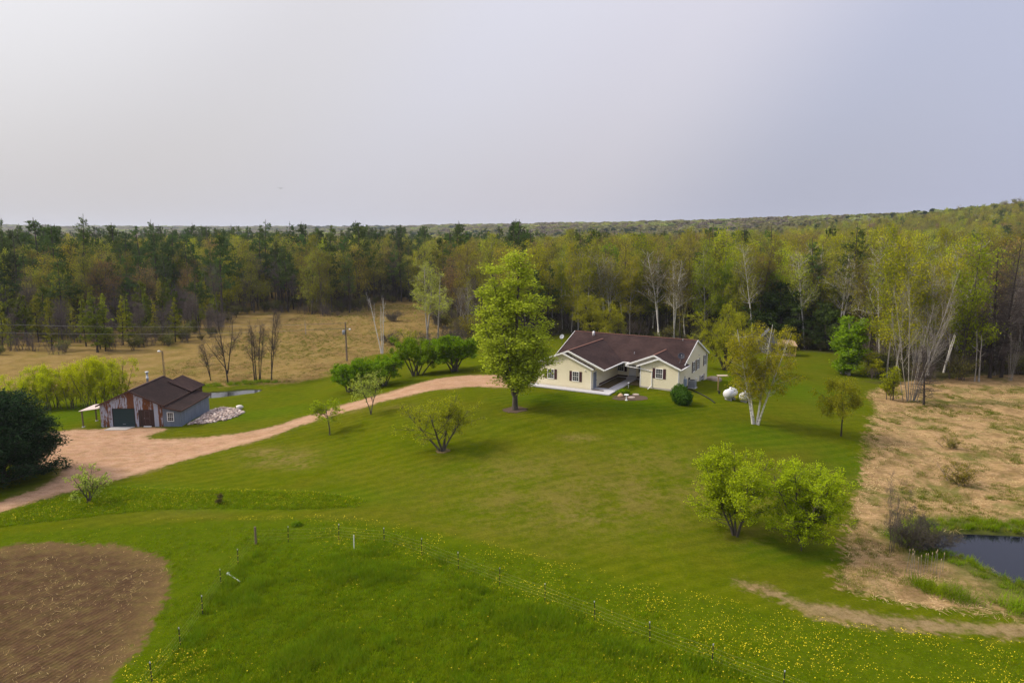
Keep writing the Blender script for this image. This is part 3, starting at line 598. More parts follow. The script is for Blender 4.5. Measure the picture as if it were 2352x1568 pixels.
def wood():
    rng = np.random.default_rng(77); cell = 4.6
    gx, gy = np.meshgrid(np.arange(-420, 420, cell), np.arange(84, 560, cell)); x = gx.ravel()+rng.uniform(-.45, .45, gx.size)*cell; y = gy.ravel()+rng.uniform(-.45, .45, gx.size)*cell
    d = -sdf(CLEAR, x, y); keep = (d > .8) & (np.abs(np.arctan2(x, y)) < math.radians(45)) & ((d < 60) | (rng.random(len(x)) < .62))
    x, y, d = x[keep], y[keep], d[keep]; z = zf(x, y); px, py = pix(x, y, z)
    order = np.argsort(d+rng.random(len(d))*2); n_ind = 0; stuff = {}; cnt = {}; groups = {}
    for i in order:
        r = math.hypot(x[i], y[i]); k = kinds_for(px[i]+rng.normal()*40, d[i], rng)
        v = k+(str(rng.integers(0, NV[k])) if k in NV else '')
        lo, hi = HT[k]; h = lo+(hi-lo)*rng.random()**(2. if k == 'pine' else 1.); h *= .9 if k == 'pine' and px[i] > 1200 else 1.
        if px[i] < 490 and d[i] < 24: h *= .88 if k != 'bare' else .72
        if k in ('bare',) and px[i] > 490: h *= 1.15
        if px[i] > 1290 and k not in ('low', 'pine'): h *= 1.08
        wd = rng.uniform(.85, 1.2)
        if d[i] < 9.5 and -20 < px[i] < 2372 and cnt.get(k, 0) < 70:
            zn = next(s for a, b, s in ZONES if a <= px[i] < b); nm, cat, lab = KINDLAB[k]
            gname = lab.split(' with')[0]+'s '+zn; gname = gname.replace('leafs', 'leaf').replace('needless', 'needles').replace('twigss', 'twigs').replace('budss', 'buds')
            groups.setdefault(gname, []).append((px[i], plant(v, (x[i], y[i], z[i]), h, rng.random()*6.28, wd, nm, None, cat, gname), lab.split(' with')[0], zn)); cnt[k] = cnt.get(k, 0)+1; n_ind += 1
        else: stuff.setdefault(v, []).append((x[i], y[i], z[i]-.1, h/TREE[v][2], wd))
    ORD = 'first second third fourth fifth sixth seventh eighth ninth tenth eleventh twelfth thirteenth fourteenth fifteenth sixteenth seventeenth eighteenth nineteenth twentieth'.split()
    for gn, m_ in groups.items():
        m_.sort(key=lambda q: q[0])
        for n_, (_, o, l_, zn) in enumerate(m_):
            w_ = 'only' if len(m_) == 1 else ('leftmost' if n_ == 0 else ('rightmost' if n_ == len(m_)-1 else (ORD[n_]+' from left,' if n_ < 20 else ORD[min(19, len(m_)-1-n_)]+' from right,')))
            o['label'] = w_+' '+l_+' '+zn
    for v, q in stuff.items():
        q = np.array(q); lab = KINDLAB[v.rstrip('0123')]
        scatter('forest', q[:, :3], np.c_[q[:, 3]*q[:, 4], q[:, 3]*q[:, 4], q[:, 3]], TREE[v][:2], 'deep wood of '+lab[2].split(' with')[0]+'s behind the forest edge', 'forest')
    # brush under the edge of the wood
    gx, gy = np.meshgrid(np.arange(-260, 260, 3.), np.arange(84, 330, 3.)); x = gx.ravel()+rng.uniform(-1.5, 1.5, gx.size); y = gy.ravel()+rng.uniform(-1.5, 1.5, gx.size)
    d = -sdf(CLEAR, x, y); k = (d > -.8) & (d < 34) & (rng.random(len(x)) < np.where(d < 6, .75, .4)) & (np.abs(np.arctan2(x, y)) < .78); x, y = x[k], y[k]; s = rng.uniform(.45, 1.15, len(x)); sel = rng.random(len(x)) < .5
    for b, nm in ((sel, 'under0'), (~sel, 'under1')):
        scatter('undergrowth', np.c_[x[b], y[b], zf(x[b], y[b])], np.c_[s[b]*1.3, s[b]*1.3, s[b]], TREE[nm][:2], 'low brush under the trees along the forest edge', 'undergrowth')
    # crowns of the far wood and of the hills
    n = 42000; r = 330*np.exp(rng.random(n)*math.log(4700/330.)); a = np.radians(rng.uniform(-46, 46, n)); x, y = r*np.sin(a), r*np.cos(a)
    k = ~((r < 560) & (np.abs(x) < 420) & (y < 560)); x, y, r = x[k], y[k], r[k]; z = zf(x, y); pxx = 1176+1568*x/(y*CP)
    t = fbm(x, y, 160, 31)+.25*rng.random(len(x)); pick = np.where(t < .42, 0, np.where(t < .62, 1, np.where(t < .72, 3, np.where(t < .84, 2, 1))))
    pick = np.where((pxx > 1850) & (rng.random(len(x)) < .5), np.where(rng.random(len(x)) < .45, 4, 2), pick)
    for j, nm in enumerate(('pine', 'olive', 'lime', 'rust', 'pale')):
        b = pick == j; s = rng.uniform(.7, 1.15, b.sum())*np.clip(r[b]/900, 1, 1.35); w = s*np.clip(r[b]/550, 1, 3.6)
        scatter('far_forest', np.c_[x[b], y[b], z[b]], np.c_[w, w, s], [FAR[nm]], 'tree crowns covering the far plain and hills', 'forest')
    print('individual forest trees', n_ind, cnt)
wood()

# ------------------------------------------------------------------ building materials
def siding():
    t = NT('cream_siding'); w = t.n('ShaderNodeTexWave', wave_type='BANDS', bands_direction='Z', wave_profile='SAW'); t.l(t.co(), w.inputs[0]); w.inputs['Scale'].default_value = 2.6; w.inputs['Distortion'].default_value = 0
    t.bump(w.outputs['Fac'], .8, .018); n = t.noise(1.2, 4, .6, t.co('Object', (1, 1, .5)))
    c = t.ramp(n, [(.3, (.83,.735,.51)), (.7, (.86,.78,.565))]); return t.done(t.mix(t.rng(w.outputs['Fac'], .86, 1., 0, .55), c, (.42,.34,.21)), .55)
M['siding'] = siding()
def shingle(name, a, b, c):
    t = NT(name); v = t.n('ShaderNodeTexBrick'); t.l(t.co('UV'), v.inputs[0]); v.inputs['Scale'].default_value = 1; v.inputs['Brick Width'].default_value = .3; v.inputs['Row Height'].default_value = .14
    v.inputs['Mortar Size'].default_value = .008; v.inputs['Color1'].default_value = (.2,.2,.2,1); v.inputs['Color2'].default_value = (.8,.8,.8,1); v.inputs['Mortar'].default_value = (0,0,0,1)
    n = t.noise(.55, 5, .6); n2 = t.noise(14, 3); k = t.ramp(t.math('ADD', t.math('MULTIPLY', n, .7), t.math('ADD', t.math('MULTIPLY', v.outputs['Color'], .22), t.math('MULTIPLY', n2, .12))), [(.35, a), (.52, b), (.72, c)])
    t.bs.inputs['Specular IOR Level'].default_value = .12; t.bump(v.outputs['Fac'], .4, -.01); return t.done(k, .95)
M['shingle'] = shingle('brown_shingles', (.023,.0125,.0112), (.038,.0215,.019), (.058,.033,.028))
M['shingle2'] = shingle('dark_brown_shingles', (.016,.0095,.0085), (.026,.0150,.0132), (.039,.023,.020))
M['white'] = plain('white_trim', (.78,.76,.72), .5, .04)
M['soffit'] = plain('soffit', (.55,.52,.44), .7, .05)
M['shutter'] = plain('maroon_shutter', (.055,.018,.020), .5, .15)
M['door_white'] = plain('white_door', (.72,.71,.70), .45, .04)
M['door_grey'] = plain('grey_door', (.20,.225,.27), .5, .08)
M['concrete'] = plain('concrete', (.46,.44,.44), .9, .12, 3, 0, .2)
M['founda'] = plain('foundation', (.42,.38,.32), .9, .15, 3)
M['mulch'] = plain('brown_mulch', (.085,.055,.034), 1., .45, 7, 0, .8)
M['dark'] = plain('dark_metal', (.035,.035,.045), .45, .2)
M['grey'] = plain('grey_metal', (.30,.31,.32), .5, .12)
M['wood'] = plain('weathered_wood', (.17,.125,.085), .85, .3, 5)
M['tan_wood'] = plain('tan_lumber', (.36,.24,.10), .8, .15, 5)
M['rock'] = plain('field_stone', (.36,.285,.235), .9, .3, 2.5, 0, .3)
M['black'] = plain('black_plastic', (.012,.012,.012), .6, .2)
M['brownband'] = plain('brown_band', (.075,.04,.03), .8, .15)
M['tpost'] = plain('green_steel_post', (.028,.03,.018), .7, .2)
M['tip'] = plain('pale_post_tip', (.5,.5,.47), .6, .1)
M['wire'] = plain('fence_wire', (.30,.31,.08), .7, .1)
M['steelwire'] = plain('steel_wire', (.16,.15,.14), .5, .1)
M['yellow'] = plain('yellow_insulator', (.62,.50,.03), .6, .1)
def glass(name='window_glass'):
    t = NT(name); t.bs.inputs['Specular IOR Level'].default_value = .5; return t.done((.018,.02,.024), .04)
M['glass'] = glass()
def uv_planar(o):
    """shingle courses follow the slope"""
    me = o.data; uv = me.uv_layers.new(name='UVMap')
    for p in me.polygons:
        n = p.normal; h = np.array([-n[1], n[0], 0.]) if abs(n[2]) < .999 else np.array([1., 0, 0]); h = unit(h); s = np.cross(n, h)
        for li in p.loop_indices:
            c = np.array(me.vertices[me.loops[li].vertex_index].co); uv.data[li].uv = (c@h, c@s)
def window_proto(w, h, cols=2, rows=4, mat='white', name='window'):
    """double hung window: frame with meeting rail; pane and grille are its own pieces (front faces -y)"""
    f = MB(); t = .075; d0, d1 = -.05, .06
    f.box((-w/2-t, d0, -t), (-w/2, d1, h+t)).box((w/2, d0, -t), (w/2+t, d1, h+t)).box((-w/2, d0, h), (w/2, d1, h+t)).box((-w/2, d0-.02, -t), (w/2, d1, 0)).box((-w/2, d0+.02, h/2-.025), (w/2, d1, h/2+.025))
    g = MB(); b = .022
    for i in range(1, cols+1): x = -w/2+w*i/(cols+1); g.box((x-b/2, -.024, 0), (x+b/2, -.0135, h/2-.025)); g.box((x-b/2, -.024, h/2+.025), (x+b/2, -.0135, h))
    for i in range(1, rows):
        if i*2 == rows: continue
        z = h*i/rows; g.box((-w/2, -.026, z-b/2), (w/2, -.0125, z+b/2))
    p = MB().box((-w/2, -.012, 0), (w/2, -.003, h))
    return f.mesh(name, M[mat]), p.mesh('pane', M['glass']), g.mesh('grille', M[mat])
def put_window(pr, parent, loc, rz):
    o = link('window', pr[0], parent, loc, (0, 0, rz)); link('pane', pr[1], o); link('grille', pr[2], o); return o
def shutter_proto(w, h):
    s = MB().box((-w/2, -.03, 0), (w/2, 0, h))
    n = int(h/.09)
    for i in range(1, n):
        if i == n//2: continue
        s.prism([(-w/2+.05, -.03, h*i/n-.03), (-w/2+.05, -.03, h*i/n+.03), (-w/2+.05, -.045, h*i/n-.03)], (w-.1, 0, 0))
    return s.mesh('shutter', M['shutter'])
def roofslab(poly3, name, mat, parent, th=.09, dz=0.):
    """poly3 lies in the top face"""
    p = [np.array(q, float)+[0, 0, dz] for q in poly3]
    n = unit(sum(np.cross(p[i]-p[0], p[(i+1) % len(p)]-p[0]) for i in range(len(p))))
    if n[2] < 0: n = -n
    return MB().prism(p, -n*th).build(name, mat, parent)

# ------------------------------------------------------------------ the house
TH, HO = -.523, (3.049, 84.208, 0.)
hc, hs = math.cos(TH), math.sin(TH)
def hw(u, v, z=None):
    x, y = HO[0]+u*hc-v*hs, HO[1]+u*hs+v*hc
    return np.array([x, y, float(zf(x, y)) if z is None else z])
house = empty('house', HO, TH)
tag(house, 'pale yellow ranch house with brown shingle roof and maroon shutters', 'house')
Z0, SL, OV, WG, RG, VM, VR, HL, VW, UW, RW = 2.617, .407, .431, 7.461, 4.369, 6.264, 12.462, 16.636, 4.921, 11.9, 13.552
BO, FO = .26, .3
EI = 2*RG+OV; EW = 2*RW-HL-OV; UR, UL = 16.83, -.43; VE = 8.8; VB = 18.23
def g_out(u): return Z0+SL*(u+OV)
def g_in(u): return Z0+SL*(EI-u)
def w_out(u): return Z0+SL*(HL+OV-u)
def w_in(u): return Z0+SL*(u-EW)
def m_f(v): return Z0+SL*(v-VM)
def m_b(v): return Z0+SL*(2*VR-VM-v)
S_ = M['siding']; dn = .13; zb = -1.7
def wall(pts, ext): MB().prism(pts, ext).build('wall', S_, house)
# garage gable, set-back upper gable, body blocks, wing
gp = WG/2
wall([(0, 0, zb), (WG, 0, zb), (WG, 0, g_out(0)-dn), (gp, 0, g_out(gp)-dn), (0, 0, g_out(0)-dn)], (0, BO, 0))
wall([(.0, BO, zb), (WG, BO, zb), (WG, BO, Z0-.04), (EI-.35, BO, Z0-.04), (EI-.35, BO, g_in(EI-.35)-dn), (RG, BO, g_out(RG)-dn), (0, BO, g_out(0)-dn)], (0, .2, 0))
wall([(0, BO+.2, zb), (WG, BO+.2, zb), (WG, BO+.2, g_in(WG)-dn-.3), (RG, BO+.2, g_out(RG)-dn-.3), (0, BO+.2, g_out(0)-dn)], (0, VE-BO-.2, 0))
wall([(0, VE, zb), (0, VB, zb), (0, VB, m_b(VB)-dn), (0, VR, m_f(VR)-dn), (0, VE, m_f(VE)-dn)], (HL, 0, 0))
wall([(UW, 6.5, zb), (UW, VE, zb), (UW, VE, m_f(VE)-dn), (UW, 6.5, m_f(6.5)-dn)], (HL-UW, 0, 0))
wp = (UW+HL)/2
wall([(UW, VW, zb), (HL, VW, zb), (HL, VW, w_out(HL)-dn), (wp, VW, w_out(wp)-dn), (UW, VW, w_out(HL)-dn)], (0, BO, 0))
wall([(EW+.35, VW+BO, Z0-.04), (UW, VW+BO, Z0-.04), (UW, VW+BO, zb), (HL, VW+BO, zb), (HL, VW+BO, w_out(HL)-dn), (RW, VW+BO, w_out(RW)-dn), (EW+.35, VW+BO, w_in(EW+.35)-dn)], (0, 6.5-VW-BO, 0))
# porch ceilings
MB().box((WG, BO+.2, Z0-.06), (EI-.06, VM+.1, Z0-.03)).box((WG, VM+.1, Z0-.062), (UW, VE, Z0-.032)).box((EW+.06, VW+BO+.01, Z0-.06), (UW, VM+.1, Z0-.03)).build('soffit', M['soffit'], house)
# foundation
MB().box((-.03, -.03, zb), (WG+.03, .3, -.02)).box((UW-.03, VW-.03, zb), (HL+.03, 5.2, .07)).box((HL, 5.2, zb), (HL+.03, VB+.02, -1.02)).box((WG, 1.7, -.3), (WG+.035, VE, .14)).box((WG, VE-.035, -.3), (UW, VE, .17)).build('foundation', M['founda'], house)
MB().box((WG, 2.5, .14), (WG+.06, VE-.06, .34)).box((WG, VE-.06, .17), (8.9, VE, .37)).box((10.15, VE-.06, .17), (UW, VE, .37)).build('base_band', M['brownband'], house)
def R(u, v, f): return (u, v, f)
roofs = [('roof', [(UL, VM, Z0), (UR, VM, Z0), (UR, VR, m_f(VR)), (UL, VR, m_f(VR))]), ('roof', [(UL, VR, m_f(VR)), (UR, VR, m_f(VR)), (UR, 2*VR-VM, Z0), (UL, 2*VR-VM, Z0)]),
    ('roof', [(-OV, BO-FO, Z0), (-OV, VM, Z0), (RG, VM+RG+OV, g_out(RG)), (RG, BO-FO, g_out(RG))]), ('roof', [(RG, BO-FO, g_out(RG)), (RG, VM+RG+OV, g_out(RG)), (EI, VM, Z0), (EI, BO-FO, Z0)]),
    ('roof', [(-OV, -FO, Z0), (-OV, BO-FO, Z0), (gp, BO-FO, g_out(gp)), (gp, -FO, g_out(gp))]), ('roof', [(gp, -FO, g_out(gp)), (gp, BO, g_out(gp)), (WG+OV, BO, Z0), (WG+OV, -FO, Z0)]),
    ('roof', [(HL+OV, VW+BO-FO, Z0), (HL+OV, 8.25, Z0), (HL+.03, 8.25, w_out(HL+.03)), (HL+.03, VM+OV, w_out(HL+.03)), (RW, VM+HL+OV-RW, w_out(RW)), (RW, VW+BO-FO, w_out(RW))]), ('roof', [(RW, VW+BO-FO, w_in(RW)), (RW, VM+HL+OV-RW, w_in(RW)), (EW, VM, Z0), (EW, VW+BO-FO, Z0)]),
    ('roof', [(HL+OV, VW-FO, Z0), (HL+OV, VW+BO-FO, Z0), (wp, VW+BO-FO, w_out(wp)), (wp, VW-FO, w_out(wp))]), ('roof', [(wp, VW-FO, w_out(wp)), (wp, VW+BO, w_out(wp)), (UW-OV, VW+BO, Z0), (UW-OV, VW-FO, Z0)])]
for nm, p in roofs: uv_planar(roofslab(p, nm, M['shingle'], house)); roofslab([np.array(q) for q in p], 'soffit', M['soffit'], house, .02, -.105)
def fascia(a, b, h=.19, w=.045): MB().bar(np.array(a)-[0, 0, .07], np.array(b)-[0, 0, .07], w, h).build('fascia', M['white'], house)
e = .025
for a, b in (((-OV, -FO-e, Z0), (gp, -FO-e, g_out(gp))), ((gp, -FO-e-.003, g_out(gp)), (WG+OV, -FO-e-.003, Z0)), ((gp-.3, BO-FO-e, g_out(gp-.3)), (RG, BO-FO-e, g_out(RG))), ((RG, BO-FO-e-.003, g_out(RG)), (EI, BO-FO-e-.003, Z0)),
             ((HL+OV, VW-FO-e, Z0), (wp, VW-FO-e, w_out(wp))), ((wp, VW-FO-e-.003, w_out(wp)), (UW-OV, VW-FO-e-.003, Z0)), ((RW+.0, VW+BO-FO-e, w_out(RW)), (wp+.2, VW+BO-FO-e, w_out(wp+.2))), ((RW, VW+BO-FO-e-.003, w_in(RW)), (EW, VW+BO-FO-e-.003, Z0)),
             ((UR+e, VM+.5, m_f(VM+.5)), (UR+e, VR, m_f(VR))), ((UR+e+.003, VR, m_f(VR)), (UR+e+.003, 2*VR-VM, Z0)), ((UL-e, VM, Z0), (UL-e, VR, m_f(VR))), ((UL-e-.003, VR, m_f(VR)), (UL-e-.003, 2*VR-VM, Z0))): fascia(a, b)
# gutters along the eaves, and the pipes that drain them
def gutter(a, b, s): MB().bar(np.array(a)+np.array(s)*.06-[0, 0, .05], np.array(b)+np.array(s)*.06-[0, 0, .05], .11, .11).build('gutter', M['white'], house)
gutter((EI, BO-FO, Z0), (EI, VM-.03, Z0), (1, 0, 0)); gutter((EI+.12, VM, Z0), (EW-.12, VM, Z0), (0, -1, 0)); gutter((EW, VW+BO-FO, Z0), (EW, VM-.1, Z0), (-1, 0, 0)); gutter((HL+OV, VW-FO, Z0), (HL+OV, 8.25, Z0), (1, 0, 0)); gutter((-OV, -FO, Z0), (-OV, VM, Z0), (-1, 0, 0)); gutter((UL, 2*VR-VM, Z0), (UR, 2*VR-VM, Z0), (0, 1, 0))
MB().bar((EW+.02, VW-.42, Z0-.16), (UW-.05, VW-.16, 2.28), .085, .07).bar((UW-.05, VW-.14, 2.28), (13.38, VW-.06, 2.05), .085, .07).bar((13.38, VW-.05, 2.08), (13.38, VW-.05, .22), .085, .07).bar((13.38, VW-.05, .24), (13.3, VW-1.15, .05), .085, .07).build('downspout', M['white'], house)
MB().bar((HL+.06, VW+.12, Z0-.1), (HL+.06, VW+.12, -.2), .08, .07).bar((HL+OV, VW-.05, Z0-.12), (HL+.06, VW+.12, 2.2), .07).build('downspout', M['white'], house)
MB().bar((HL+.05, VB+.06, Z0-.1), (HL+.05, VB+.06, -1.0), .08, .07).bar((HL+.05, VB+.06, -.98), (HL+1.0, VB+.3, -1.12), .08, .07).build('downspout', M['white'], house)
for u, v in ((0, 0), (WG, 0), (UW, VW), (HL, VW)): MB().box((u-.03, v-.03, -.05), (u+.06 if u in (0, UW) else u+.03, v+.05, Z0+.02)).build('corner_trim', M['white'], house)
rcap = M['ridge'] = plain('ridge_cap', (.17,.078,.055), .9, .2)
for a, b in (((UL, VR, m_f(VR)), (UR, VR, m_f(VR))), ((RG, BO-FO, g_out(RG)), (RG, VM+RG+OV, g_out(RG))), ((RW, VW+BO-FO, w_out(RW)), (RW, VM+HL+OV-RW, w_out(RW)))): MB().bar(np.array(a)+[0, 0, .005], np.array(b)+[0, 0, .005], .2, .05).build('ridge_cap', rcap, house)
W1 = window_proto(.78, 1.08); W2 = window_proto(.86, 1.22); SH1 = shutter_proto(.33, 1.25); SH2 = shutter_proto(.36, 1.42)
def win(u, v, z, rz, pr, sh, off=.62, inset=0.):
    put_window(pr, house, (u, v, z), rz)
    for s in (-1, 1): link('shutter', sh, house, (u+s*off*math.cos(rz), v+s*off*math.sin(rz), z-.09), (0, 0, rz))
win(5.43, 0, .93, 0, W1, SH1, .66); win(2.06, 0, .92, 0, W1, SH1, .66); win(14.28, VW, 1.3, 0, W1, SH1, .66)
win(7.75+.12, VE, .93, 0, W1, SH1, .68)
for v in (11.75, 13.75, 17.3): win(HL, v, 1.16, PI/2, W2, SH2, .66)
put_window(window_proto(1.3, .85, 2, 2), house, (HL, 16.1, -1.02), PI/2)
for v in (15.1, 17.1): link('shutter', shutter_proto(.36, 1.02), house, (HL, v, -1.1), (0, 0, PI/2))
link('shutter', SH1, house, (10.5, VE, .84))
# front door, side door, steps
d = MB().box((9.05, VE-.05, .38), (9.97, VE, 2.42)).build('door', M['door_white'], house)
MB().box((9.2, VE-.065, .55), (9.8, VE-.05, 1.1)).box((9.2, VE-.065, 1.3), (9.8, VE-.05, 2.2)).build('door_panel', M['white'], d); MB().tube([(9.9, VE-.05, 1.35), (9.9, VE-.13, 1.35)], .035).build('handle', M['dark'], d)
MB().box((9.0, VE-.1, .33), (10.02, VE, .375)).build('threshold', M['dark'], house)
d = MB().box((WG, .62, -.0), (WG+.05, 1.55, 2.03)).build('door', M['door_grey'], house); d['label'] = 'grey blue steel side door of the garage'
MB().box((WG+.05, .78, .2), (WG+.06, 1.4, .8)).box((WG+.05, .78, 1.), (WG+.06, 1.4, 1.8)).build('door_panel', M['door_grey'], d); MB().tube([(WG+.05, 1.47, .98), (WG+.13, 1.47, .98)], .035).build('handle', M['dark'], d)
MB().box((WG, .52, -.02), (WG+.035, .62, 2.12)).box((WG, 1.55, -.02), (WG+.035, 1.65, 2.12)).box((WG, .62, 2.03), (WG+.035, 1.55, 2.12)).build('door_frame', M['white'], house)
for i in range(2): MB().box((8.92, VE-.36-.4*(1-i)-.001, -.1), (10.14, VE-.065 if i else VE-.361, .15+.15*i)).build('step', M['concrete'], house)
MB().lathe([(.16, 0), (.16, .5), (.12, .62), (.02, .66)], (2.69, 11.74, m_f(11.74)-.1)).build('roof_vent', M['white'], house, smooth=True)
MB().lathe([(.05, 0), (.05, .3)], (9.9, 8.2, m_f(8.2)-.05), 8).lathe([(.05, 0), (.05, .3)], (15.0, 12.1, m_f(12.1)-.05), 8).build('vent_pipe', M['grey'], house)
MB().box((6.6, -.1, 2.28), (6.74, 0, 2.38)).box((3.66, -.05, 3.38), (3.8, 0, 3.5)).build('wall_lamp', M['white'], house)
MB().tube([(HL, 12.7, .1), (HL+.2, 12.7, .1), (HL+.25, 12.7, 0)], .06).build('vent_hood', M['white'], house); MB().bar((HL+.04, 14.9, -1.1), (HL+.04, 14.9, .05), .07).build('conduit', M['grey'], house); MB().box((HL, 14.0, 2.9), (HL+.06, 14.1, 3.0)).build('wall_vent', M['grey'], house)
def dish(name, parent, loc, r, aim, mat, mast):
    o = MB().tube([(0, 0, -.2), (0, 0, mast)], .03).build('mast', M['dark'] if parent else M['grey'], parent, loc)
    prof = [(r*k/5, .28*r*(k/5)**2) for k in range(6)]; b = MB(); n = 18
    for rr, z in prof+[(q, z-.012) for q, z in prof[::-1]]:
        for i in range(n): b.v.append((max(rr, .002)*math.cos(2*PI*i/n), max(rr, .002)*math.sin(2*PI*i/n), z))
    for k in range(11):
        for i in range(n): b.f.append((k*n+i, k*n+(i+1) % n, (k+1)*n+(i+1) % n, (k+1)*n+i))
    d = b.build('reflector', mat, o, (0, 0, mast), aim, True); MB().bar((0, -r*.9, .2*r), (0, 0, r*.95), .03).lathe([(.05, -.06), (.05, .06)], (0, 0, r*.95), 8).build('feed_arm', M['grey'], o, (0, 0, mast), aim); return o
MB().bar((16.2, 6.55, w_out(16.2)), (16.35, 6.9, w_out(16.35)+.55), .04).bar((16.75, 7.1, w_out(16.75)), (16.35, 6.9, w_out(16.35)+.55), .04).build('dish_bracket', M['dark'], house)
dish('satellite_dish', house, (16.35, 6.9, w_out(16.35)+.2), .42, (math.radians(62), 0, math.radians(18)), M['dark'], .75)['label'] = 'dark satellite dish on the roof above the right wing'
# paving and beds round the house
def flat(name, uv, z, mat, th=.12, kind='structure'):
    p = [np.array([*hw(u, v, 0)[:2], z]) for u, v in uv]; return tag(MB().prism(p, (0, 0, -th)).build(name, mat), kind=kind)
flat('concrete_path', [(-1.6, -1.5), (10.35, -1.35), (10.15, 8.0), (9.05, 8.0), (9.1, 1.6), (WG+.04, 1.6), (WG+.04, .42), (9.1, .42), (9.15, -.16), (-1.6, -.16)], .055, M['concrete'])
flat('planting_bed', [(WG+.04, 1.64), (9.06, 1.64), (9.0, 8.0), (8.9, VE-.04), (WG+.04, VE-.04)], .03, plain('bare_bed_soil', (.105,.075,.032), 1., .4, 4, 0, .6))
flat('planting_bed', [(WG+.1, -.12), (9.05, -.12), (8.9, .38), (WG+.1, .38)], .035, M['mulch'])
flat('planting_bed', [(10.2, 5.6), (UW-.05, 5.3), (UW-.05, VE-.04), (10.2, VE-.04)], .02, plain('dry_bed', (.12,.09,.04), 1., .4, 4, 0, .6))
def disc(name, p, rx, ry, mat, kind=None, th=.05, dz=.03, n=26, seed=1, rag=.12):
    r = np.random.default_rng(seed); q = [(p[0]+rx*math.cos(2*PI*i/n)*(1+rag*r.normal()), p[1]+ry*math.sin(2*PI*i/n)*(1+rag*r.normal())) for i in range(n)]
    return MB().prism([(a, b, float(zf(a, b))+dz) for a, b in q], (0, 0, -th)).build(name, mat)
def V(zx, zy): return at((1550+zx/3.36)/3072*2352, (900+zy/3.36)/3072*2352)
b0 = V(1140, 985); tag(disc('mulch_bed', b0, 2.0, 1.35, M['mulch'], dz=.035, th=.15), kind='structure')
for k, (zx, zy, lab) in enumerate(((1198, 955, 'flat round stepping stone at the back of the mulch bed'), (1157, 984, 'flat round stepping stone in the middle of the mulch bed'))):
    p = V(zx, zy); tag(disc('stepping_stone', p, .42, .36, M['rock'], th=.1, dz=.09, n=14, seed=k, rag=.05), lab, 'stone', 'stepping stones in the mulch bed')
def boulder(name, p, s, mat, seed, label=None, cat=None, group=None, flatten=.75):
    rng = np.random.default_rng(seed); import bmesh
    bm = bmesh.new(); bmesh.ops.create_icosphere(bm, subdivisions=2, radius=1.)
    a = rng.normal(size=(4, 3)); 
    for v in bm.verts:
        c = np.array(v.co); k = 1+sum(.1*math.sin(2.2*(c@q)+i) for i, q in enumerate(a)); v.co = (c[0]*k*s, c[1]*k*s*.9, c[2]*k*s*flatten)
    me = bpy.data.meshes.new(name); bm.to_mesh(me); bm.free(); me.materials.append(mat); me.polygons.foreach_set('use_smooth', np.ones(len(me.polygons), bool))
    return tag(link(name, me, None, (p[0], p[1], p[2]+s*flatten*.55)), label, cat, group)
boulder('boulder', V(1050, 975), .34, plain('orange_stone', (.45,.29,.17), .9, .2, 4), 3, 'orange brown round stone at the left of the mulch bed', 'stone')
p = V(1105, 1010); o = empty('bird_bath', p); tag(o, 'small white bird bath standing in the mulch bed', 'bird bath')
MB().lathe([(.17, 0), (.15, .05), (.07, .1), (.06, .5), (.1, .56)], n=12).build('pedestal', M['white'], o, smooth=True); MB().lathe([(.1, .56), (.26, .62), (.28, .68), (.24, .68), (.05, .63)], n=14).build('basin', M['white'], o, smooth=True)
p = V(1127, 885); o = empty('path_light', p); tag(o, 'small pale path light beside the concrete walk', 'path light'); MB().bar((0, 0, 0), (0, 0, .62), .05).build('post', M['white'], o); MB().lathe([(.03, .6), (.14, .62), (.03, .74)], n=10).build('lamp_shade', M['white'], o)
# air conditioner and meter at the end wall
q = hw(HL+.75, 8.6); o = empty('air_conditioner', q, TH); tag(o, 'grey square air conditioner unit at the end wall of the house', 'air conditioner')
b = MB().box((-.4, -.4, .05), (.4, .4, .95)); b.build('casing', M['grey'], o); b = MB()
for i in range(7): b.box((-.42, -.42, .14+.11*i), (.42, .42, .17+.11*i))
b.build('louvre', plain('dark_grille', (.14,.15,.17), .5, .1), o); MB().lathe([(.34, .95), (.34, .98), (.1, 1.0)], n=16).build('fan_guard', M['dark'], o); MB().box((-.5, -.5, -.12), (.5, .5, .05)).build('pad', M['concrete'], o)
MB().box((HL, 7.3, -.1), (HL+.28, 7.75, .95)).bar((HL+.1, 7.5, .9), (HL+.1, 7.5, 1.3), .07).build('electric_meter', plain('blue_grey_box', (.25,.31,.40), .5, .1), house)
MB().box((HL, 9.4, -.2), (HL+.16, 9.7, .75)).build('switch_box', M['dark'], house)

# ------------------------------------------------------------------ the rusty workshop
BT, BORG = .03, (-47.62, 76.72, -3.514)
def bw(u, v, z=0.): return np.array([BORG[0]+u*math.cos(BT)-v*math.sin(BT), BORG[1]+u*math.sin(BT)+v*math.cos(BT), BORG[2]+z])
barn = empty('workshop', BORG, BT); tag(barn, 'workshop of rusty corrugated sheets with brown roof and green garage door', 'workshop')
def rusty(name, lo, hi):
    t = NT(name); oi = t.n('ShaderNodeObjectInfo'); n = t.noise(1.5, 6, .65, t.co('Object', (2.6, 2.6, .55)), .4); n2 = t.noise(6, 4, .6, t.co('Object', (1.5, 1.5, .5)))
    k = t.math('ADD', t.math('MULTIPLY', n, .75), t.math('ADD', t.math('MULTIPLY', n2, .25), t.math('MULTIPLY', t.math('SUBTRACT', oi.outputs['Random'], .5), .26)))
    g_ = t.mix(n2, (.30,.33,.40), (.46,.48,.54)); r_ = t.mix(n2, (.10,.030,.012), (.21,.085,.030))
    return t.done(t.mix(t.rng(k, lo, hi), g_, r_), .6, 0.)
M['rust'] = rusty('rusty_galvanised_sheet', .46, .56)
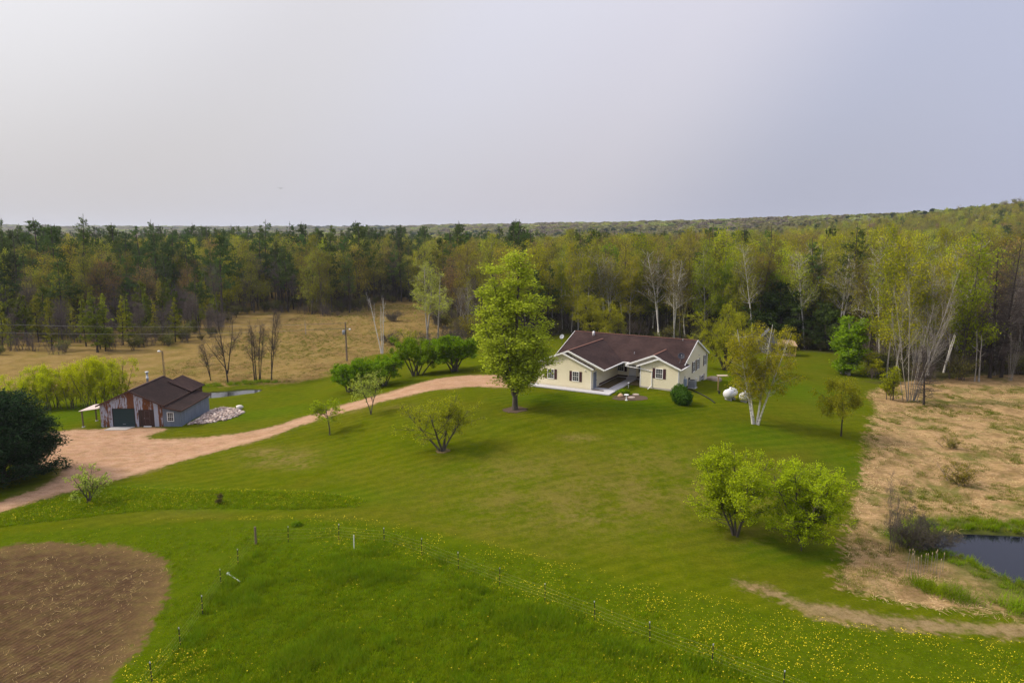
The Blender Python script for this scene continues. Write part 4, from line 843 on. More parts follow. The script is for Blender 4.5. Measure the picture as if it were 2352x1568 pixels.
def bluegrey():
    t = NT('blue_grey_sheet'); n = t.noise(1.2, 4, .6, t.co('Object', (2, 2, .4))); return t.done(t.ramp(n, [(.3, (.12,.145,.185)), (.7, (.19,.22,.265))]), .55)
M['bluegrey'] = bluegrey(); M['darkgreen'] = plain('dark_green_door', (.018,.042,.045), .45, .1); M['brown_door'] = plain('brown_door', (.05,.028,.022), .6, .25, 5)
BWD, BE, BR, BD_, BOV = 7.112, 2.575, 1.74, 8.269, .288; bsl = BR/(BWD/2+BOV); LR = 9.16
def btop(u): return BE+bsl*(min(u, BWD-u)+BOV)
MB().prism([(0, .04, -.4), (BWD, .04, -.4), (BWD, .04, btop(0)-.12), (BWD/2, .04, btop(BWD/2)-.12), (0, .04, btop(0)-.12)], (0, BD_-.04, 0)).build('wall', M['wood'], barn)
def sheet(u0, u1, z0, ztop, parent, mat, name='wall_sheet', y=-.02, pitch=.16):
    n = max(2, int(round((u1-u0)/pitch))); b = MB()
    for i in range(n):
        a, c = u0+(u1-u0)*i/n, u0+(u1-u0)*(i+1)/n; m_ = (a+c)/2
        for q0, q1, d0, d1 in ((a, m_, 0, -.03), (m_, c, -.03, 0)): b.add([(q0, y+d0, z0), (q1, y+d1, z0), (q1, y+d1, ztop(q1)), (q0, y+d0, ztop(q0))], [(0, 1, 2, 3)])
    return b.build(name, mat, parent)
tp = lambda u: btop(u)-.13
for u0, u1, z0 in ((0, .46, -.1), (.46, .92, -.1), (.92, 1.41, -.1), (1.41, 1.93, 2.17), (1.93, 2.55, 2.17), (2.55, 3.15, 2.17), (3.15, 3.93, 2.17), (3.93, 4.33, -.1), (4.33, 4.93, 2.02), (4.93, 5.55, 2.02), (5.55, 6.13, 2.02), (6.13, 6.62, -.1), (6.62, BWD, -.1)):
    sheet(u0, u1, z0, tp, barn, M['rust'])
# doors
d = MB().box((1.45, -.0, 0), (3.89, .035, 2.13)).build('garage_door', M['darkgreen'], barn); b = MB()
for i in range(12): b.box((1.47, -.014, .02+.176*i), (3.87, 0, .02+.176*i+.145))
b.build('door_slat', M['darkgreen'], d); MB().box((2.5, -.05, .3), (2.8, -.014, .34)).build('handle', M['grey'], d)
MB().box((1.38, -.06, -.05), (1.45, .03, 2.2)).box((3.89, -.06, -.05), (3.96, .03, 2.2)).box((1.45, -.06, 2.13), (3.89, .03, 2.2)).build('door_frame', M['bark_dark'], barn)
MB().box((4.36, .0, 0), (4.94, .035, 2.0)).box((5.72, .0, 0), (6.12, .035, 2.0)).build('door_surround', M['brown_door'], barn)
for u in (4.45, 4.6, 4.75, 5.8, 5.92, 6.04): MB().box((u, -.012, .02), (u+.11, 0, 1.98)).build('board', M['brown_door'] if u != 4.6 else M['bark_dark'], barn)
d = MB().box((4.94, -.02, .08), (5.72, .035, 2.0)).build('door', M['brown_door'], barn); b = MB()
for z0, z1 in ((.25, .9), (1.05, 1.85)): b.bar((5.06, -.03, z0), (5.06, -.03, z1), .04, .02).bar((5.6, -.03, z0), (5.6, -.03, z1), .04, .02).bar((5.08, -.03, z0), (5.58, -.03, z0), .02, .04).bar((5.08, -.03, z1), (5.58, -.03, z1), .02, .04)
b.build('door_panel', plain('lighter_brown', (.10,.065,.055), .6, .1), d); MB().tube([(5.0, -.02, 1.0), (5.0, -.1, 1.0)], .03).build('handle', M['grey'], d)
MB().box((4.9, -.2, .0), (5.76, 0, .08)).build('threshold', M['white'], barn)
# lean-to on the right
LZ = 1.945; lsl = (2.46-LZ)/(9.36-7.13)
def lz(u): return LZ+lsl*(9.36-u)
MB().prism([(BWD, 0, -.4), (LR, 0, -.4), (LR, 0, lz(LR)-.09), (BWD, 0, lz(BWD)-.09)], (0, BD_-.3, 0)).build('wall', M['bluegrey'], barn)
for i in range(12):
    v0 = .02+(BD_-.34)*i/12; sh = MB(); w = (BD_-.34)/12
    for j in range(3):
        a = v0+w*j/3; sh.add([(LR+.005, a, -.2), (LR+.03, a+w/6, -.2), (LR+.03, a+w/6, lz(LR)-.1), (LR+.005, a, lz(LR)-.1)], [(0, 1, 2, 3)]); sh.add([(LR+.03, a+w/6, -.2), (LR+.005, a+w/3, -.2), (LR+.005, a+w/3, lz(LR)-.1), (LR+.03, a+w/6, lz(LR)-.1)], [(0, 1, 2, 3)])
    sh.build('wall_sheet', M['bluegrey'], barn)
put_window(window_proto(.62, .95), barn, (7.98, 0, .68), 0)
uv_planar(roofslab([(BWD-.12, -.3, lz(BWD-.12)), (9.36, -.3, LZ), (9.36, BD_, LZ), (BWD-.12, BD_, lz(BWD-.12))], 'roof', M['shingle2'], barn, .09))
# main roof, rear addition
pk = BE+BR
uv_planar(roofslab([(BWD+BOV, -.3, BE), (BWD+BOV, BD_, BE), (BWD/2, BD_, pk), (BWD/2, -.3, pk)], 'roof', M['shingle2'], barn, .1)); uv_planar(roofslab([(BWD/2, -.3, pk), (BWD/2, BD_, pk), (-BOV, BD_, BE), (-BOV, -.3, BE)], 'roof', M['shingle2'], barn, .1))
ur, dr, zr = 4.846, 10.679, 3.91
MB().prism([(2.2, BD_+.01, -.5), (7.4, BD_+.01, -.5), (7.4, BD_+.01, zr-bsl*(7.4-ur)-.1), (ur, BD_+.01, zr-.1), (2.2, BD_+.01, zr-bsl*(ur-2.2)-.1)], (0, dr-BD_-.3, 0)).build('wall', M['brownband'], barn)
uv_planar(roofslab([(7.7, 6.6, zr-bsl*(7.7-ur)), (7.7, dr, zr-bsl*(7.7-ur)), (ur, dr, zr), (ur, 6.6, zr)], 'roof', M['shingle'], barn, .1)); uv_planar(roofslab([(ur, BD_, zr), (ur, dr, zr), (1.9, dr, zr-bsl*(ur-1.9)), (1.9, BD_, zr-bsl*(ur-1.9))], 'roof', M['shingle'], barn, .1))
for a, b_ in (((-BOV, -.325, BE), (BWD/2, -.325, pk)), ((BWD/2, -.328, pk), (BWD+BOV, -.328, BE)), ((BWD-.0, -.325, lz(BWD)), (9.36, -.325, LZ)), ((9.385, -.3, LZ), (9.385, BD_, LZ)), ((BWD+BOV+.025, -.3, BE), (BWD+BOV+.025, BD_, BE)), ((-BOV-.025, -.3, BE), (-BOV-.025, BD_, BE))):
    MB().bar(np.array(a)-[0, 0, .07], np.array(b_)-[0, 0, .07], .045, .17).build('fascia', M['brownband'], barn)
MB().bar((BWD/2, -.3, pk+.01), (BWD/2, BD_, pk+.01), .22, .05).build('ridge_cap', M['brownband'], barn)
MB().lathe([(.13, -.6), (.13, .5), (.16, .52), (.16, .7), (.12, .72), (.12, 1.25), (.22, 1.28), (.22, 1.4), (.05, 1.45)], (2.5, 6.3, pk-bsl*1.06), 12).build('chimney', plain('galvanised_flue', (.55,.55,.55), .4, .1, 6), barn, smooth=True)
# side canopy on posts
roofslab([(-2.35, -.2, 1.93), (0-.03, -.2, 2.24), (0-.03, 3.0, 2.24), (-2.35, 3.0, 1.93)], 'canopy', plain('pinkish_sheet', (.50,.40,.36), .6, .1), barn, .04)
for v in (.05, 2.75): MB().bar((-2.08, v, -.3), (-2.12, v, 1.9), .12).build('post', M['wood'], barn); MB().lathe([(.2, -.2), (.16, .06)], (-2.08, v, 0), 10).build('post_footing', M['concrete'], barn)
p = [bw(1.2, -.02), bw(3.9, -.02), bw(3.45, -1.35), bw(1.05, -1.35)]; tag(MB().prism([q+[0, 0, .03] for q in p], (0, 0, -.25)).build('concrete_apron', plain('apron_concrete', (.40,.37,.33), .9, .12, 3)), kind='structure')
# rubble beside the lean-to, with one big round stone
def B(zx, zy): return at((150+zx/3.36)/3072*2352, (1050+zy/3.36)/3072*2352)
def rubble():
    rng = np.random.default_rng(5); Pp = np.array([B(*q)[:2] for q in [(1385,752),(1500,690),(1600,612),(1740,585),(1880,592),(1965,628),(1900,668),(1780,708),(1560,742)]])
    lo, hi = Pp.min(0), Pp.max(0); q = rng.uniform(lo, hi, (2600, 2)); d = sdf(Pp, q[:, 0], q[:, 1]); q, d = q[d > .05], d[d > .05]; vs, fs, o = [], [], 0
    import bmesh
    bm = bmesh.new(); bmesh.ops.create_icosphere(bm, subdivisions=1, radius=1.); bv = np.array([v.co for v in bm.verts]); bf = np.array([[v.index for v in f.verts] for f in bm.faces]); bm.free()
    for i in range(len(q)):
        s = rng.uniform(.10, .26); v = bv*(1+.22*rng.normal(size=(len(bv), 1)))*s*np.array([1, rng.uniform(.6, 1), rng.uniform(.4, .7)]); a = rng.random()*6.28
        v = np.c_[v[:, 0]*math.cos(a)-v[:, 1]*math.sin(a), v[:, 0]*math.sin(a)+v[:, 1]*math.cos(a), v[:, 2]]
        vs.append(v+[*q[i], float(zf(*q[i]))+.05+min(d[i], 1.2)*.3*rng.random()]); fs.append(bf+o); o += len(bv)
    t = NT('rubble_stone'); geo = t.n('ShaderNodeNewGeometry'); c = t.ramp(geo.outputs['Random Per Island'], [(0, (.20,.145,.12)), (.4, (.36,.27,.23)), (.75, (.50,.40,.33)), (1, (.58,.50,.44))]); m_ = t.done(c, .9)
    tag(link('stone_pile', mesh('stone_pile', np.concatenate(vs), np.concatenate(fs), [m_])), 'low pile of pale pinkish stones beside the workshop', 'stone pile', kind='stuff')
rubble()
boulder('boulder', B(1912, 600)+[0, 0, .1], .48, plain('pale_stone', (.60,.55,.49), .9, .15, 3), 8, 'pale round boulder at the far end of the stone pile', 'stone')

# ------------------------------------------------------------------ trees and shrubs of the yard
def mk(name, seed, **c): c.setdefault('bark', BK); tree_meshes(name, c, seed)
mk('cottonwood', 131, own=True, H=19, r=.19, sides=8, lm=L['cotton'], K0=12, wob0=.025, base=[(0, 0, .0, 0, 1, 1.0), (-.06, 0, -.12, .03, 1, .82, 2.2), (.1, .05, .15, .05, 1, .62, 2.4), (.0, .1, -.27, -.1, 1, .48, 2.2), (.05, 0, .27, -.1, 1, .42, 2.), (-.05, 0, -.1, -.3, 1, .45, 2.)], up0=.1,
   l1=dict(n=200, t=(.07, .985), ang=(42, 10), len=[(0, .20), (.15, .23), (.35, .20), (.6, .125), (.8, .07), (1, .03)], up=.75, wob=.22, rr=.42), l2=dict(n=960, len=.06, up=.4, wob=.3, wood=True, rmin=.012), l3=dict(n=3800, len=.034, up=.3, rmin=.006),
   leaf=dict(n=46000, size=.16, spread=.22, flat=.15, aspect=.85))
mk('young_maple', 102, H=6, r=.09, lm=L['maple'], stems=1, wob0=.12, l1=dict(n=16, t=(.22, .95), ang=(55, 10), len=[(0, .55), (.5, .45), (1, .15)], up=.5, rr=.6), l2=dict(n=110, len=.2, wood=True, rmin=.008), l3=dict(n=420, len=.09, rmin=.005), leaf=dict(n=4600, size=.16, spread=.1, aspect=.6))
mk('young_maple2', 112, H=6, r=.09, lm=L['pale'], stems=2, lean=.3, wob0=.12, l1=dict(n=24, t=(.3, .95), ang=(52, 10), len=[(0, .5), (.5, .42), (1, .15)], up=.5, rr=.6), l2=dict(n=130, len=.2, wood=True, rmin=.008), l3=dict(n=460, len=.09, rmin=.005), leaf=dict(n=2600, size=.15, spread=.1, aspect=.6))
mk('leaning_tree', 103, H=6.6, r=.15, lm=L['willow'], base=[(0, 0, .12, 0, 1, 1.0), (-.1, 0, -.85, .1, 1, .95), (.02, .02, .45, .25, 1, .85), (-.03, 0, -.25, -.3, 1, .9)], wob0=.14, up0=.25, l1=dict(n=60, t=(.25, .97), ang=(48, 12), len=[(0, .42), (.5, .36), (1, .16)], up=.35, rr=.5), l2=dict(n=340, len=.14, wood=True, rmin=.008), l3=dict(n=1500, len=.07, rmin=.004), leaf=dict(n=14000, size=.13, spread=.11, aspect=.5))
for i in range(2):
    mk('umbrella%d' % i, 104+i, H=5.4, r=.12, lm=L['umbrella'], stems=7, lean=.62, sbase=.28, wob0=.13, up0=.35, l1=dict(n=80, t=(.38, .97), ang=(50, 12), len=[(0, .38), (.6, .34), (1, .2)], up=.3, rr=.5), l2=dict(n=420, len=.13, wood=True, rmin=.008), l3=dict(n=1800, len=.06, rmin=.004, up=.1), leaf=dict(n=24000, size=.15, spread=.13, flat=.4, aspect=.7))
mk('yard_birch', 106, H=13.5, r=.14, bark=BW, twig=TB, lm=L['gold'], base=[(-.30, 0, -.24, .0, 1, .97), (-.12, .1, -.13, .1, 1, .90), (.14, .05, .13, .06, 1, 1.0), (.30, -.03, .27, -.02, 1, .96)], wob0=.05, up0=.06, K0=10, sides=8, lm2=[L['lime']],
   l1=dict(n=110, t=(.24, .98), ang=(56, 12), len=[(0, .24), (.35, .21), (.7, .15), (1, .08)], up=.25, wob=.25, rr=.4), l2=dict(n=900, len=.085, up=-.35, wob=.25, rmin=.008, wood=False), l3=dict(n=3000, len=.085, up=-1.3, wob=.2, rmin=.004, K=5),
   leaf=[dict(n=24000, size=.125, spread=.11, aspect=.6), dict(n=17000, size=.125, spread=.11, aspect=.6, m=2)])
mk('small_willow', 107, H=6.4, r=.11, bark=BD, lm=L['willow'], stems=1, wob0=.14, l1=dict(n=22, t=(.4, .98), ang=(60, 10), len=[(0, .42), (.5, .38), (1, .2)], up=.1, rr=.55), l2=dict(n=220, len=.14, up=-.3, wood=True, rmin=.007), l3=dict(n=1200, len=.16, up=-1.6, wob=.15, rmin=.004, K=5), leaf=dict(n=20000, size=.13, spread=.08, aspect=.4, along=.5))
mk('pair_a', 108, H=8, r=.09, lm=L['maple'], base=[(0, 0, .04, 0, 1, 1.), (-.1, 0, -.34, .1, 1, .94), (.1, .05, .30, .1, 1, .95), (0, -.1, -.12, -.3, 1, .92), (.05, .1, .2, .34, 1, .9)], wob0=.1, up0=.15, l1=dict(n=120, t=(.13, .985), ang=(52, 12), len=[(0, .27), (.4, .27), (.8, .17), (1, .1)], up=.45, rr=.5), l2=dict(n=640, len=.10, wood=True, rmin=.008), l3=dict(n=2800, len=.055, rmin=.004), leaf=dict(n=40000, size=.12, spread=.13, flat=.2, aspect=.65))
mk('pair_b', 109, H=8, r=.13, bark=BK, lm=L['maple'], base=[(0, 0, .04, 0, 1, .3), (0, 0, -.12, .05, 1, .88, 1.0), (.05, 0, .26, .1, 1, .88, 1.1), (0, 0, .08, -.26, 1, .85, 1.2), (0, 0, -.34, .16, 1, .82, .9), (0, .05, .1, .34, 1, .84, 1.1), (0, 0, .42, -.1, 1, .7, 1.0)], wob0=.1, up0=.15, l1=dict(n=130, t=(.08, .985), ang=(54, 12), len=[(0, .27), (.4, .28), (.8, .18), (1, .1)], up=.4, rr=.5), l2=dict(n=680, len=.10, wood=True, rmin=.008), l3=dict(n=3000, len=.055, rmin=.004), leaf=dict(n=46000, size=.12, spread=.13, flat=.2, aspect=.65))
mk('dark_pine', 110, H=9.5, r=.22, bark=BP, lm=L['spruce'], wob0=.03, l1=dict(n=330, t=(.02, .985), ang=(66, 14), len=[(0, .44), (.25, .46), (.5, .42), (.75, .31), (.92, .16), (1, .06)], up=.4, wob=.15, rr=.2, vary=.07), l2=dict(n=3600, len=.09, up=.3, wob=.3, K=3, t=(.35, 1), rmin=.012), leaf=dict(n=80000, size=.26, spread=.26, flat=.15, aspect=.34, along=.4))
mk('pale_shrub', 111, H=3.2, r=.05, lm=L['pale'], stems=5, lean=.35, sbase=.1, wob0=.12, l1=dict(n=40, t=(.2, .97), ang=(48, 12), len=[(0, .4), (.6, .32), (1, .12)], up=.4, rr=.55), l2=dict(n=200, len=.14, wood=True, rmin=.006), l3=dict(n=500, len=.06, rmin=.004), leaf=dict(n=1900, size=.13, spread=.06, aspect=.5))
for i in range(2):
    mk('willow_clump%d' % i, 113+i, H=8, r=.07, lm=L['sapling'], stems=12, lean=.26, sbase=.9, wob0=.08, l1=dict(n=160, t=(.12, .98), ang=(34, 9), len=[(0, .26), (.6, .2), (1, .08)], up=.6, rr=.5), l2=dict(n=700, len=.10, wood=True, rmin=.006, up=.5), l3=dict(n=1900, len=.07, rmin=.004, up=.5), leaf=dict(n=30000, size=.14, spread=.15, aspect=.5))
mk('bare_yard0', 115, H=14, r=.2, bark=BD, lm=TB, twig=TB, base=[(0, 0, -.12, 0, 1, 1.), (.0, 0, -1.1, .1, 1, .55, 2.6), (.05, 0, .25, .1, 1, .75, 2.2)], wob0=.12, up0=.35, l1=dict(n=44, t=(.25, .98), ang=(45, 12), len=[(0, .24), (.6, .2), (1, .08)], up=.6, rr=.45), l2=dict(n=300, len=.10, wood=True, rmin=.010), l3=dict(n=2300, len=.06, rmin=.006, K=4))
mk('bare_yard1', 116, H=14, r=.15, bark=BD, lm=TB, twig=TB, stems=2, lean=.13, sbase=.15, wob0=.08, up0=.1, l1=dict(n=50, t=(.3, .98), ang=(35, 10), len=[(0, .2), (.6, .18), (1, .08)], up=.6, rr=.4), l2=dict(n=300, len=.08, wood=True, rmin=.009), l3=dict(n=2000, len=.05, rmin=.006, K=4))
mk('dead_birch', 117, H=12, r=.2, bark=BW, lm=TP, twig=TP, base=[(-.25, 0, -.34, .0, 1, 1.0), (-.05, .1, -.10, .1, 1, .8), (.2, 0, .07, .0, 1, .95)], wob0=.09, up0=.05, K0=10, l1=dict(n=12, t=(.5, .9), ang=(28, 6), len=[(0, .3), (1, .18)], up=.6, rr=.55), l2=dict(n=30, len=.08, wood=True, rmin=.012), l3=dict(n=60, len=.05, rmin=.006))
mk('poplar', 118, H=9, r=.12, bark=BG, lm=L['green'], stems=3, lean=.08, sbase=.3, wob0=.05, l1=dict(n=110, t=(.03, .98), ang=(38, 9), len=[(0, .15), (.4, .14), (.8, .08), (1, .03)], up=.8, rr=.42), l2=dict(n=460, len=.06, wood=True, rmin=.008), l3=dict(n=1500, len=.05, rmin=.005), leaf=dict(n=15000, size=.16, spread=.14, aspect=.8))
mk('big_willow', 119, H=11, r=.28, bark=BD, lm=L['willow'], base=[(0, 0, -.42, 0, 1, .95), (.1, .1, .1, .2, 1, 1.), (.15, 0, .5, .0, 1, .9), (0, 0, -.1, -.35, 1, .85)], wob0=.13, up0=.3, l1=dict(n=70, t=(.2, .98), ang=(50, 12), len=[(0, .34), (.5, .3), (1, .14)], up=.3, rr=.5), l2=dict(n=420, len=.12, wood=True, rmin=.009, up=-.1), l3=dict(n=2400, len=.10, up=-.9, wob=.2, rmin=.004), leaf=dict(n=34000, size=.16, spread=.13, aspect=.45, along=.3))
mk('aspen_pale', 120, H=15, r=.14, bark=BG, twig=TP, lm=L['pale'], stems=3, lean=.1, sbase=.8, wob0=.06, l1=dict(n=50, t=(.38, .98), ang=(55, 12), len=[(0, .24), (.5, .2), (1, .06)], up=.35, rr=.42), l2=dict(n=320, len=.08, wood=True, rmin=.009), l3=dict(n=1200, len=.05, rmin=.005), leaf=dict(n=7500, size=.17, spread=.15, flat=.5, aspect=.7))
mk('leaning_birches', 121, H=17, r=.095, bark=BG, twig=TB, lm=TB, base=[(0, 0, .42, .1, 1, 1.0), (.15, 0, .52, .0, 1, .74), (-.2, .2, .2, .1, 1, .72), (-.5, .3, -.04, .1, 1, .9), (-.8, 0, -.22, .05, 1, .80), (.3, .3, .62, .2, 1, .62), (-.1, -.2, .08, -.05, 1, .62), (-1.2, .4, -.3, .1, 1, .65), (.5, -.1, .3, -.1, 1, .6), (-.6, -.3, .0, 0, 1, .5)], wob0=.08, up0=.18, K0=10,
   l1=dict(n=120, t=(.3, .98), ang=(34, 9), len=[(0, .22), (.6, .17), (1, .07)], up=.5, rr=.42), l2=dict(n=480, len=.08, wood=True, rmin=.009, up=.3), l3=dict(n=1700, len=.05, rmin=.006, up=.2))
mk('dead_conifer', 122, H=16, r=.2, bark=BD, lm=TB, twig=TB, wob0=.03, l1=dict(n=150, t=(.12, .99), ang=(84, 12), len=[(0, .16), (.4, .15), (1, .02)], up=-.1, wob=.25, rr=.25), l2=dict(n=700, len=.05, up=-.2, wood=True, rmin=.010), l3=dict(n=2200, len=.035, rmin=.008))
mk('snag', 123, H=8, r=.11, bark=BG, lm=TP, twig=TP, stems=1, lean=.06, wob0=.1, l1=dict(n=6, t=(.5, .95), ang=(55, 15), len=[(0, .2), (1, .08)], rr=.5), l2=dict(n=8, len=.06, rmin=.01))
mk('brush', 124, H=3.6, r=.035, bark=BK, lm=L['under'], twig=M['bark'], stems=16, lean=.75, sbase=.5, wob0=.14, up0=.2, l1=dict(n=170, t=(.1, .97), ang=(42, 12), len=[(0, .36), (.6, .3), (1, .15)], up=.3, rr=.55), l2=dict(n=1300, len=.14, wood=True, rmin=.008), l3=dict(n=5200, len=.09, rmin=.007), leaf=dict(n=900, size=.1, spread=.08))
mk('tall_bare_shrub', 125, H=6.5, r=.026, bark=TB, lm=TB, twig=TB, stems=8, lean=.26, sbase=.45, wob0=.08, l1=dict(n=70, t=(.2, .97), ang=(32, 9), len=[(0, .26), (1, .12)], up=.4, rr=.5), l2=dict(n=420, len=.09, wood=True, rmin=.006), l3=dict(n=1300, len=.05, rmin=.004))
mk('green_sapling', 126, H=4.2, r=.05, lm=L['lime'], stems=4, lean=.12, sbase=.2, wob0=.07, l1=dict(n=60, t=(.08, .97), ang=(36, 9), len=[(0, .26), (.5, .22), (1, .08)], up=.6, rr=.5), l2=dict(n=260, len=.1, wood=True, rmin=.006), l3=dict(n=500, len=.05, rmin=.004), leaf=dict(n=4200, size=.13, spread=.12))
mk('olive_shrub', 127, H=2.6, r=.04, lm=L['olive'], bark=TB, stems=10, lean=.6, sbase=.3, wob0=.12, l1=dict(n=90, t=(.15, .97), ang=(42, 12), len=[(0, .36), (1, .15)], up=.4, rr=.5), l2=dict(n=520, len=.14, wood=True, rmin=.005), leaf=dict(n=2600, size=.09, spread=.1))
mk('dark_low_conifer', 128, H=9, r=.16, bark=BP, lm=L['pine'], wob0=.05, l1=dict(n=90, t=(.18, .98), ang=(80, 10), len=[(0, .36), (.4, .34), (.8, .2), (1, .05)], up=.2, rr=.25), l2=dict(n=600, len=.07, up=.2, K=3, rmin=.012), leaf=dict(n=12000, size=.3, spread=.16, flat=.4, aspect=.34, along=.5))

def yard(kind, dx, dy, top, wpx, label, cat='tree', name='tree', group=None, rz=0., wk=None, crown='crown', trunk='trunk'):
    """stand a tree with its foot seen at (dx, dy), its top at picture height `top`, its crown about wpx wide"""
    p = at(dx, dy); h = height_to(p, top); tm, cm, H = TREE[kind]
    if kind not in SPAN:
        c = np.empty(len(cm.vertices)*3, np.float32); cm.vertices.foreach_get('co', c); c = c.reshape(-1, 3); SPAN[kind] = (np.percentile(np.abs(c[:, 0]), 98)*2, c[:, 2].max())
    sx, zt = SPAN[kind]; hh = h*H/zt
    return plant(kind, p, hh, rz, min(1.9, max(.55, width_of(p, wpx)/(sx*hh/H))) if wpx else 1., name, label, cat, group, crown, trunk)
SPAN = {}
yard('cottonwood', 1183, 941, 570, 158, 'tall bright green cottonwood tree standing on the lawn before the house', 'tree', 'cottonwood_tree', rz=.0)
p = at(1183, 941); tag(disc('mulch_ring', p, 1.25, 1.1, M['mulch'], dz=.05, th=.2, seed=4), kind='structure')
p = at(1017, 1036); tag(disc('mulch_ring', p, .7, .5, plain('straw_mulch', (.14,.10,.04), 1, .3), dz=.05, th=.2, seed=5), kind='structure')
yard('young_maple', 757, 998, 914, 84, 'small young tree with yellow green leaves by the drive, nearest the workshop', name='young_tree')
yard('young_maple2', 854, 951, 852, 90, 'small pale green tree with two thin stems at the edge of the drive', name='young_tree', rz=.6)
yard('leaning_tree', 1017, 1036, 900, 182, 'spreading yellow green tree leaning to the left on the open lawn', name='spreading_tree')
um = 'rounded shrubs along the far side of the drive'
yard('umbrella0', 1042, 853, 758, 108, 'round topped dark green shrub with fanned stems, nearest the cottonwood', 'shrub', 'large_shrub', um)
yard('umbrella1', 955, 863, 772, 112, 'round topped dark green shrub with black fanned stems, second from the cottonwood', 'shrub', 'large_shrub', um, 1.)
yard('umbrella0', 882, 886, 810, 74, 'narrow dark green shrub at the bend of the drive, third from the cottonwood', 'shrub', 'large_shrub', um, 2.)
yard('umbrella1', 842, 889, 815, 74, 'light green shrub half hidden behind the pale small tree by the drive', 'shrub', 'large_shrub', um, 2.6)
yard('umbrella1', 806, 899, 826, 78, 'dark green shrub leaning left at the marsh end of the shrub row', 'shrub', 'large_shrub', um, 4.)
yard('yard_birch', 1735, 974, 735, 150, 'four stemmed white birch with golden green leaves on the right lawn', 'birch', 'birch_tree')
yard('small_willow', 1932, 1001, 858, 105, 'small weeping willow with yellow green strands at the right lawn edge', 'willow', 'willow_tree')
yard('pair_a', 1690, 1229, 1028, 174, 'bushy lime green many stemmed tree, left one of the lower lawn pair', name='lawn_tree', rz=1.9)
yard('pair_b', 1840, 1264, 1050, 168, 'bushy lime green single trunked tree, right one of the lower lawn pair', name='lawn_tree')
yard('dark_pine', 12, 1106, 878, 205, 'broad dense dark evergreen beside the gravel drive at the left', 'evergreen tree', 'evergreen_tree')
yard('pale_shrub', 205, 1153, 1068, 92, 'pale green young shrub with open twigs at the drive edge', 'shrub', 'shrub')
wc = 'yellow green willow clumps behind the workshop'
yard('willow_clump0', 55, 940, 846, 90, 'yellow green willow clump behind the dark evergreen, lowest of the clumps', 'willow', 'willow_clump', wc)
yard('willow_clump1', 118, 938, 832, 80, 'yellow green willow clump next to the dark evergreen', 'willow', 'willow_clump', wc, 1.)
yard('willow_clump0', 168, 937, 828, 80, 'yellow green willow clump in the middle of the row behind the workshop', 'willow', 'willow_clump', wc, 2.)
yard('willow_clump1', 215, 936, 812, 80, 'bright green willow clump just left of the workshop roof', 'willow', 'willow_clump', wc, 3.)
yard('willow_clump0', 266, 934, 806, 92, 'tallest bright yellow green willow clump, nearest the workshop', 'willow', 'willow_clump', wc, 4.)
bt = 'bare trees by the creek behind the workshop'
yard('bare_yard1', 485, 875, 776, 40, 'thin bare tree by the creek, nearest the workshop roof', 'bare tree', 'bare_tree', bt)
yard('bare_yard0', 524, 881, 702, 100, 'crooked bare tree with a long limb reaching left above the creek', 'bare tree', 'bare_tree', bt)
yard('bare_yard1', 586, 875, 728, 52, 'slim bare dark tree by the creek, left of a close pair', 'bare tree', 'bare_tree', bt, 1.2)
yard('bare_yard1', 596, 875, 726, 40, 'slim bare dark tree by the creek, right of a close pair', 'bare tree', 'bare_tree', bt, 2.2)
yard('bare_yard1', 623, 873, 693, 50, 'tallest bare tree by the creek with two upright stems', 'bare tree', 'bare_tree', bt, 3.)
yard('snag', 702, 768, 735, 26, 'tiny bare tree alone in the tan marsh', 'bare tree', 'bare_tree')
yard('dead_birch', 878, 812, 668, 66, 'dead white birch with three bare forked stems at the marsh edge', 'birch', 'birch_tree')
yard('aspen_pale', 985, 790, 598, 96, 'pale green aspen with white stems before the forest, left of the cottonwood', 'aspen', 'aspen_tree')
yard('birchbare', 1075, 785, 640, 60, 'bare forked pale tree just left of the cottonwood top', 'bare tree', 'bare_tree')
yard('big_willow', 1665, 850, 688, 140, 'large green willow with dark forked trunk behind the right house gable', 'willow', 'willow_tree')
yard('big_willow', 1372, 790, 668, 140, 'large yellow green willow behind the middle of the house roof', 'willow', 'willow_tree', rz=2.1)
yard('poplar', 1940, 858, 722, 72, 'bright green poplar at the end of the right lawn', 'poplar', 'poplar_tree')
yard('leaning_birches', 2096, 921, 612, 170, 'clump of bare white birches with one long stem leaning right', 'birch clump', 'birch_clump')
yard('dead_conifer', 2122, 931, 790, 66, 'short dead dark conifer with bare side branches at the sedge edge', 'dead conifer', 'dead_conifer')
yard('dead_conifer', 2273, 868, 560, 90, 'tall dead brown conifer behind the dry sedge, left of two', 'dead conifer', 'dead_conifer', rz=1.)
yard('dead_conifer', 2299, 868, 545, 90, 'tall dead brown conifer behind the dry sedge, right of two', 'dead conifer', 'dead_conifer', rz=2.)
yard('snag', 2238, 877, 762, 20, 'slim white dead stem standing behind the dry sedge, left of two', 'snag', 'snag')
yard('snag', 2248, 877, 772, 28, 'slim white dead stem with a fork behind the dry sedge, right of two', 'snag', 'snag', rz=1.7)
yard('leaning_birches', 2322, 875, 748, 50, 'small pale double birch stem at the right border of the sedge', 'birch clump', 'birch_clump', rz=.4)
yard('green_sapling', 2044, 920, 836, 40, 'fresh green sapling at the left foot of the bare white birches', 'sapling', 'sapling')
yard('olive_shrub', 2110, 870, 832, 32, 'yellow green bush among the stems of the bare white birches', 'shrub', 'shrub')
yard('green_sapling', 2005, 866, 808, 46, 'olive green sapling beside the bright poplar', 'sapling', 'sapling', rz=2.)
yard('dark_low_conifer', 1795, 795, 640, 150, 'broad dark pine behind the small cabin', 'pine', 'pine_tree')
yard('dark_low_conifer', 1895, 802, 690, 90, 'russet shaded low pine at the back of the right lawn', 'pine', 'pine_tree', rz=1.3)
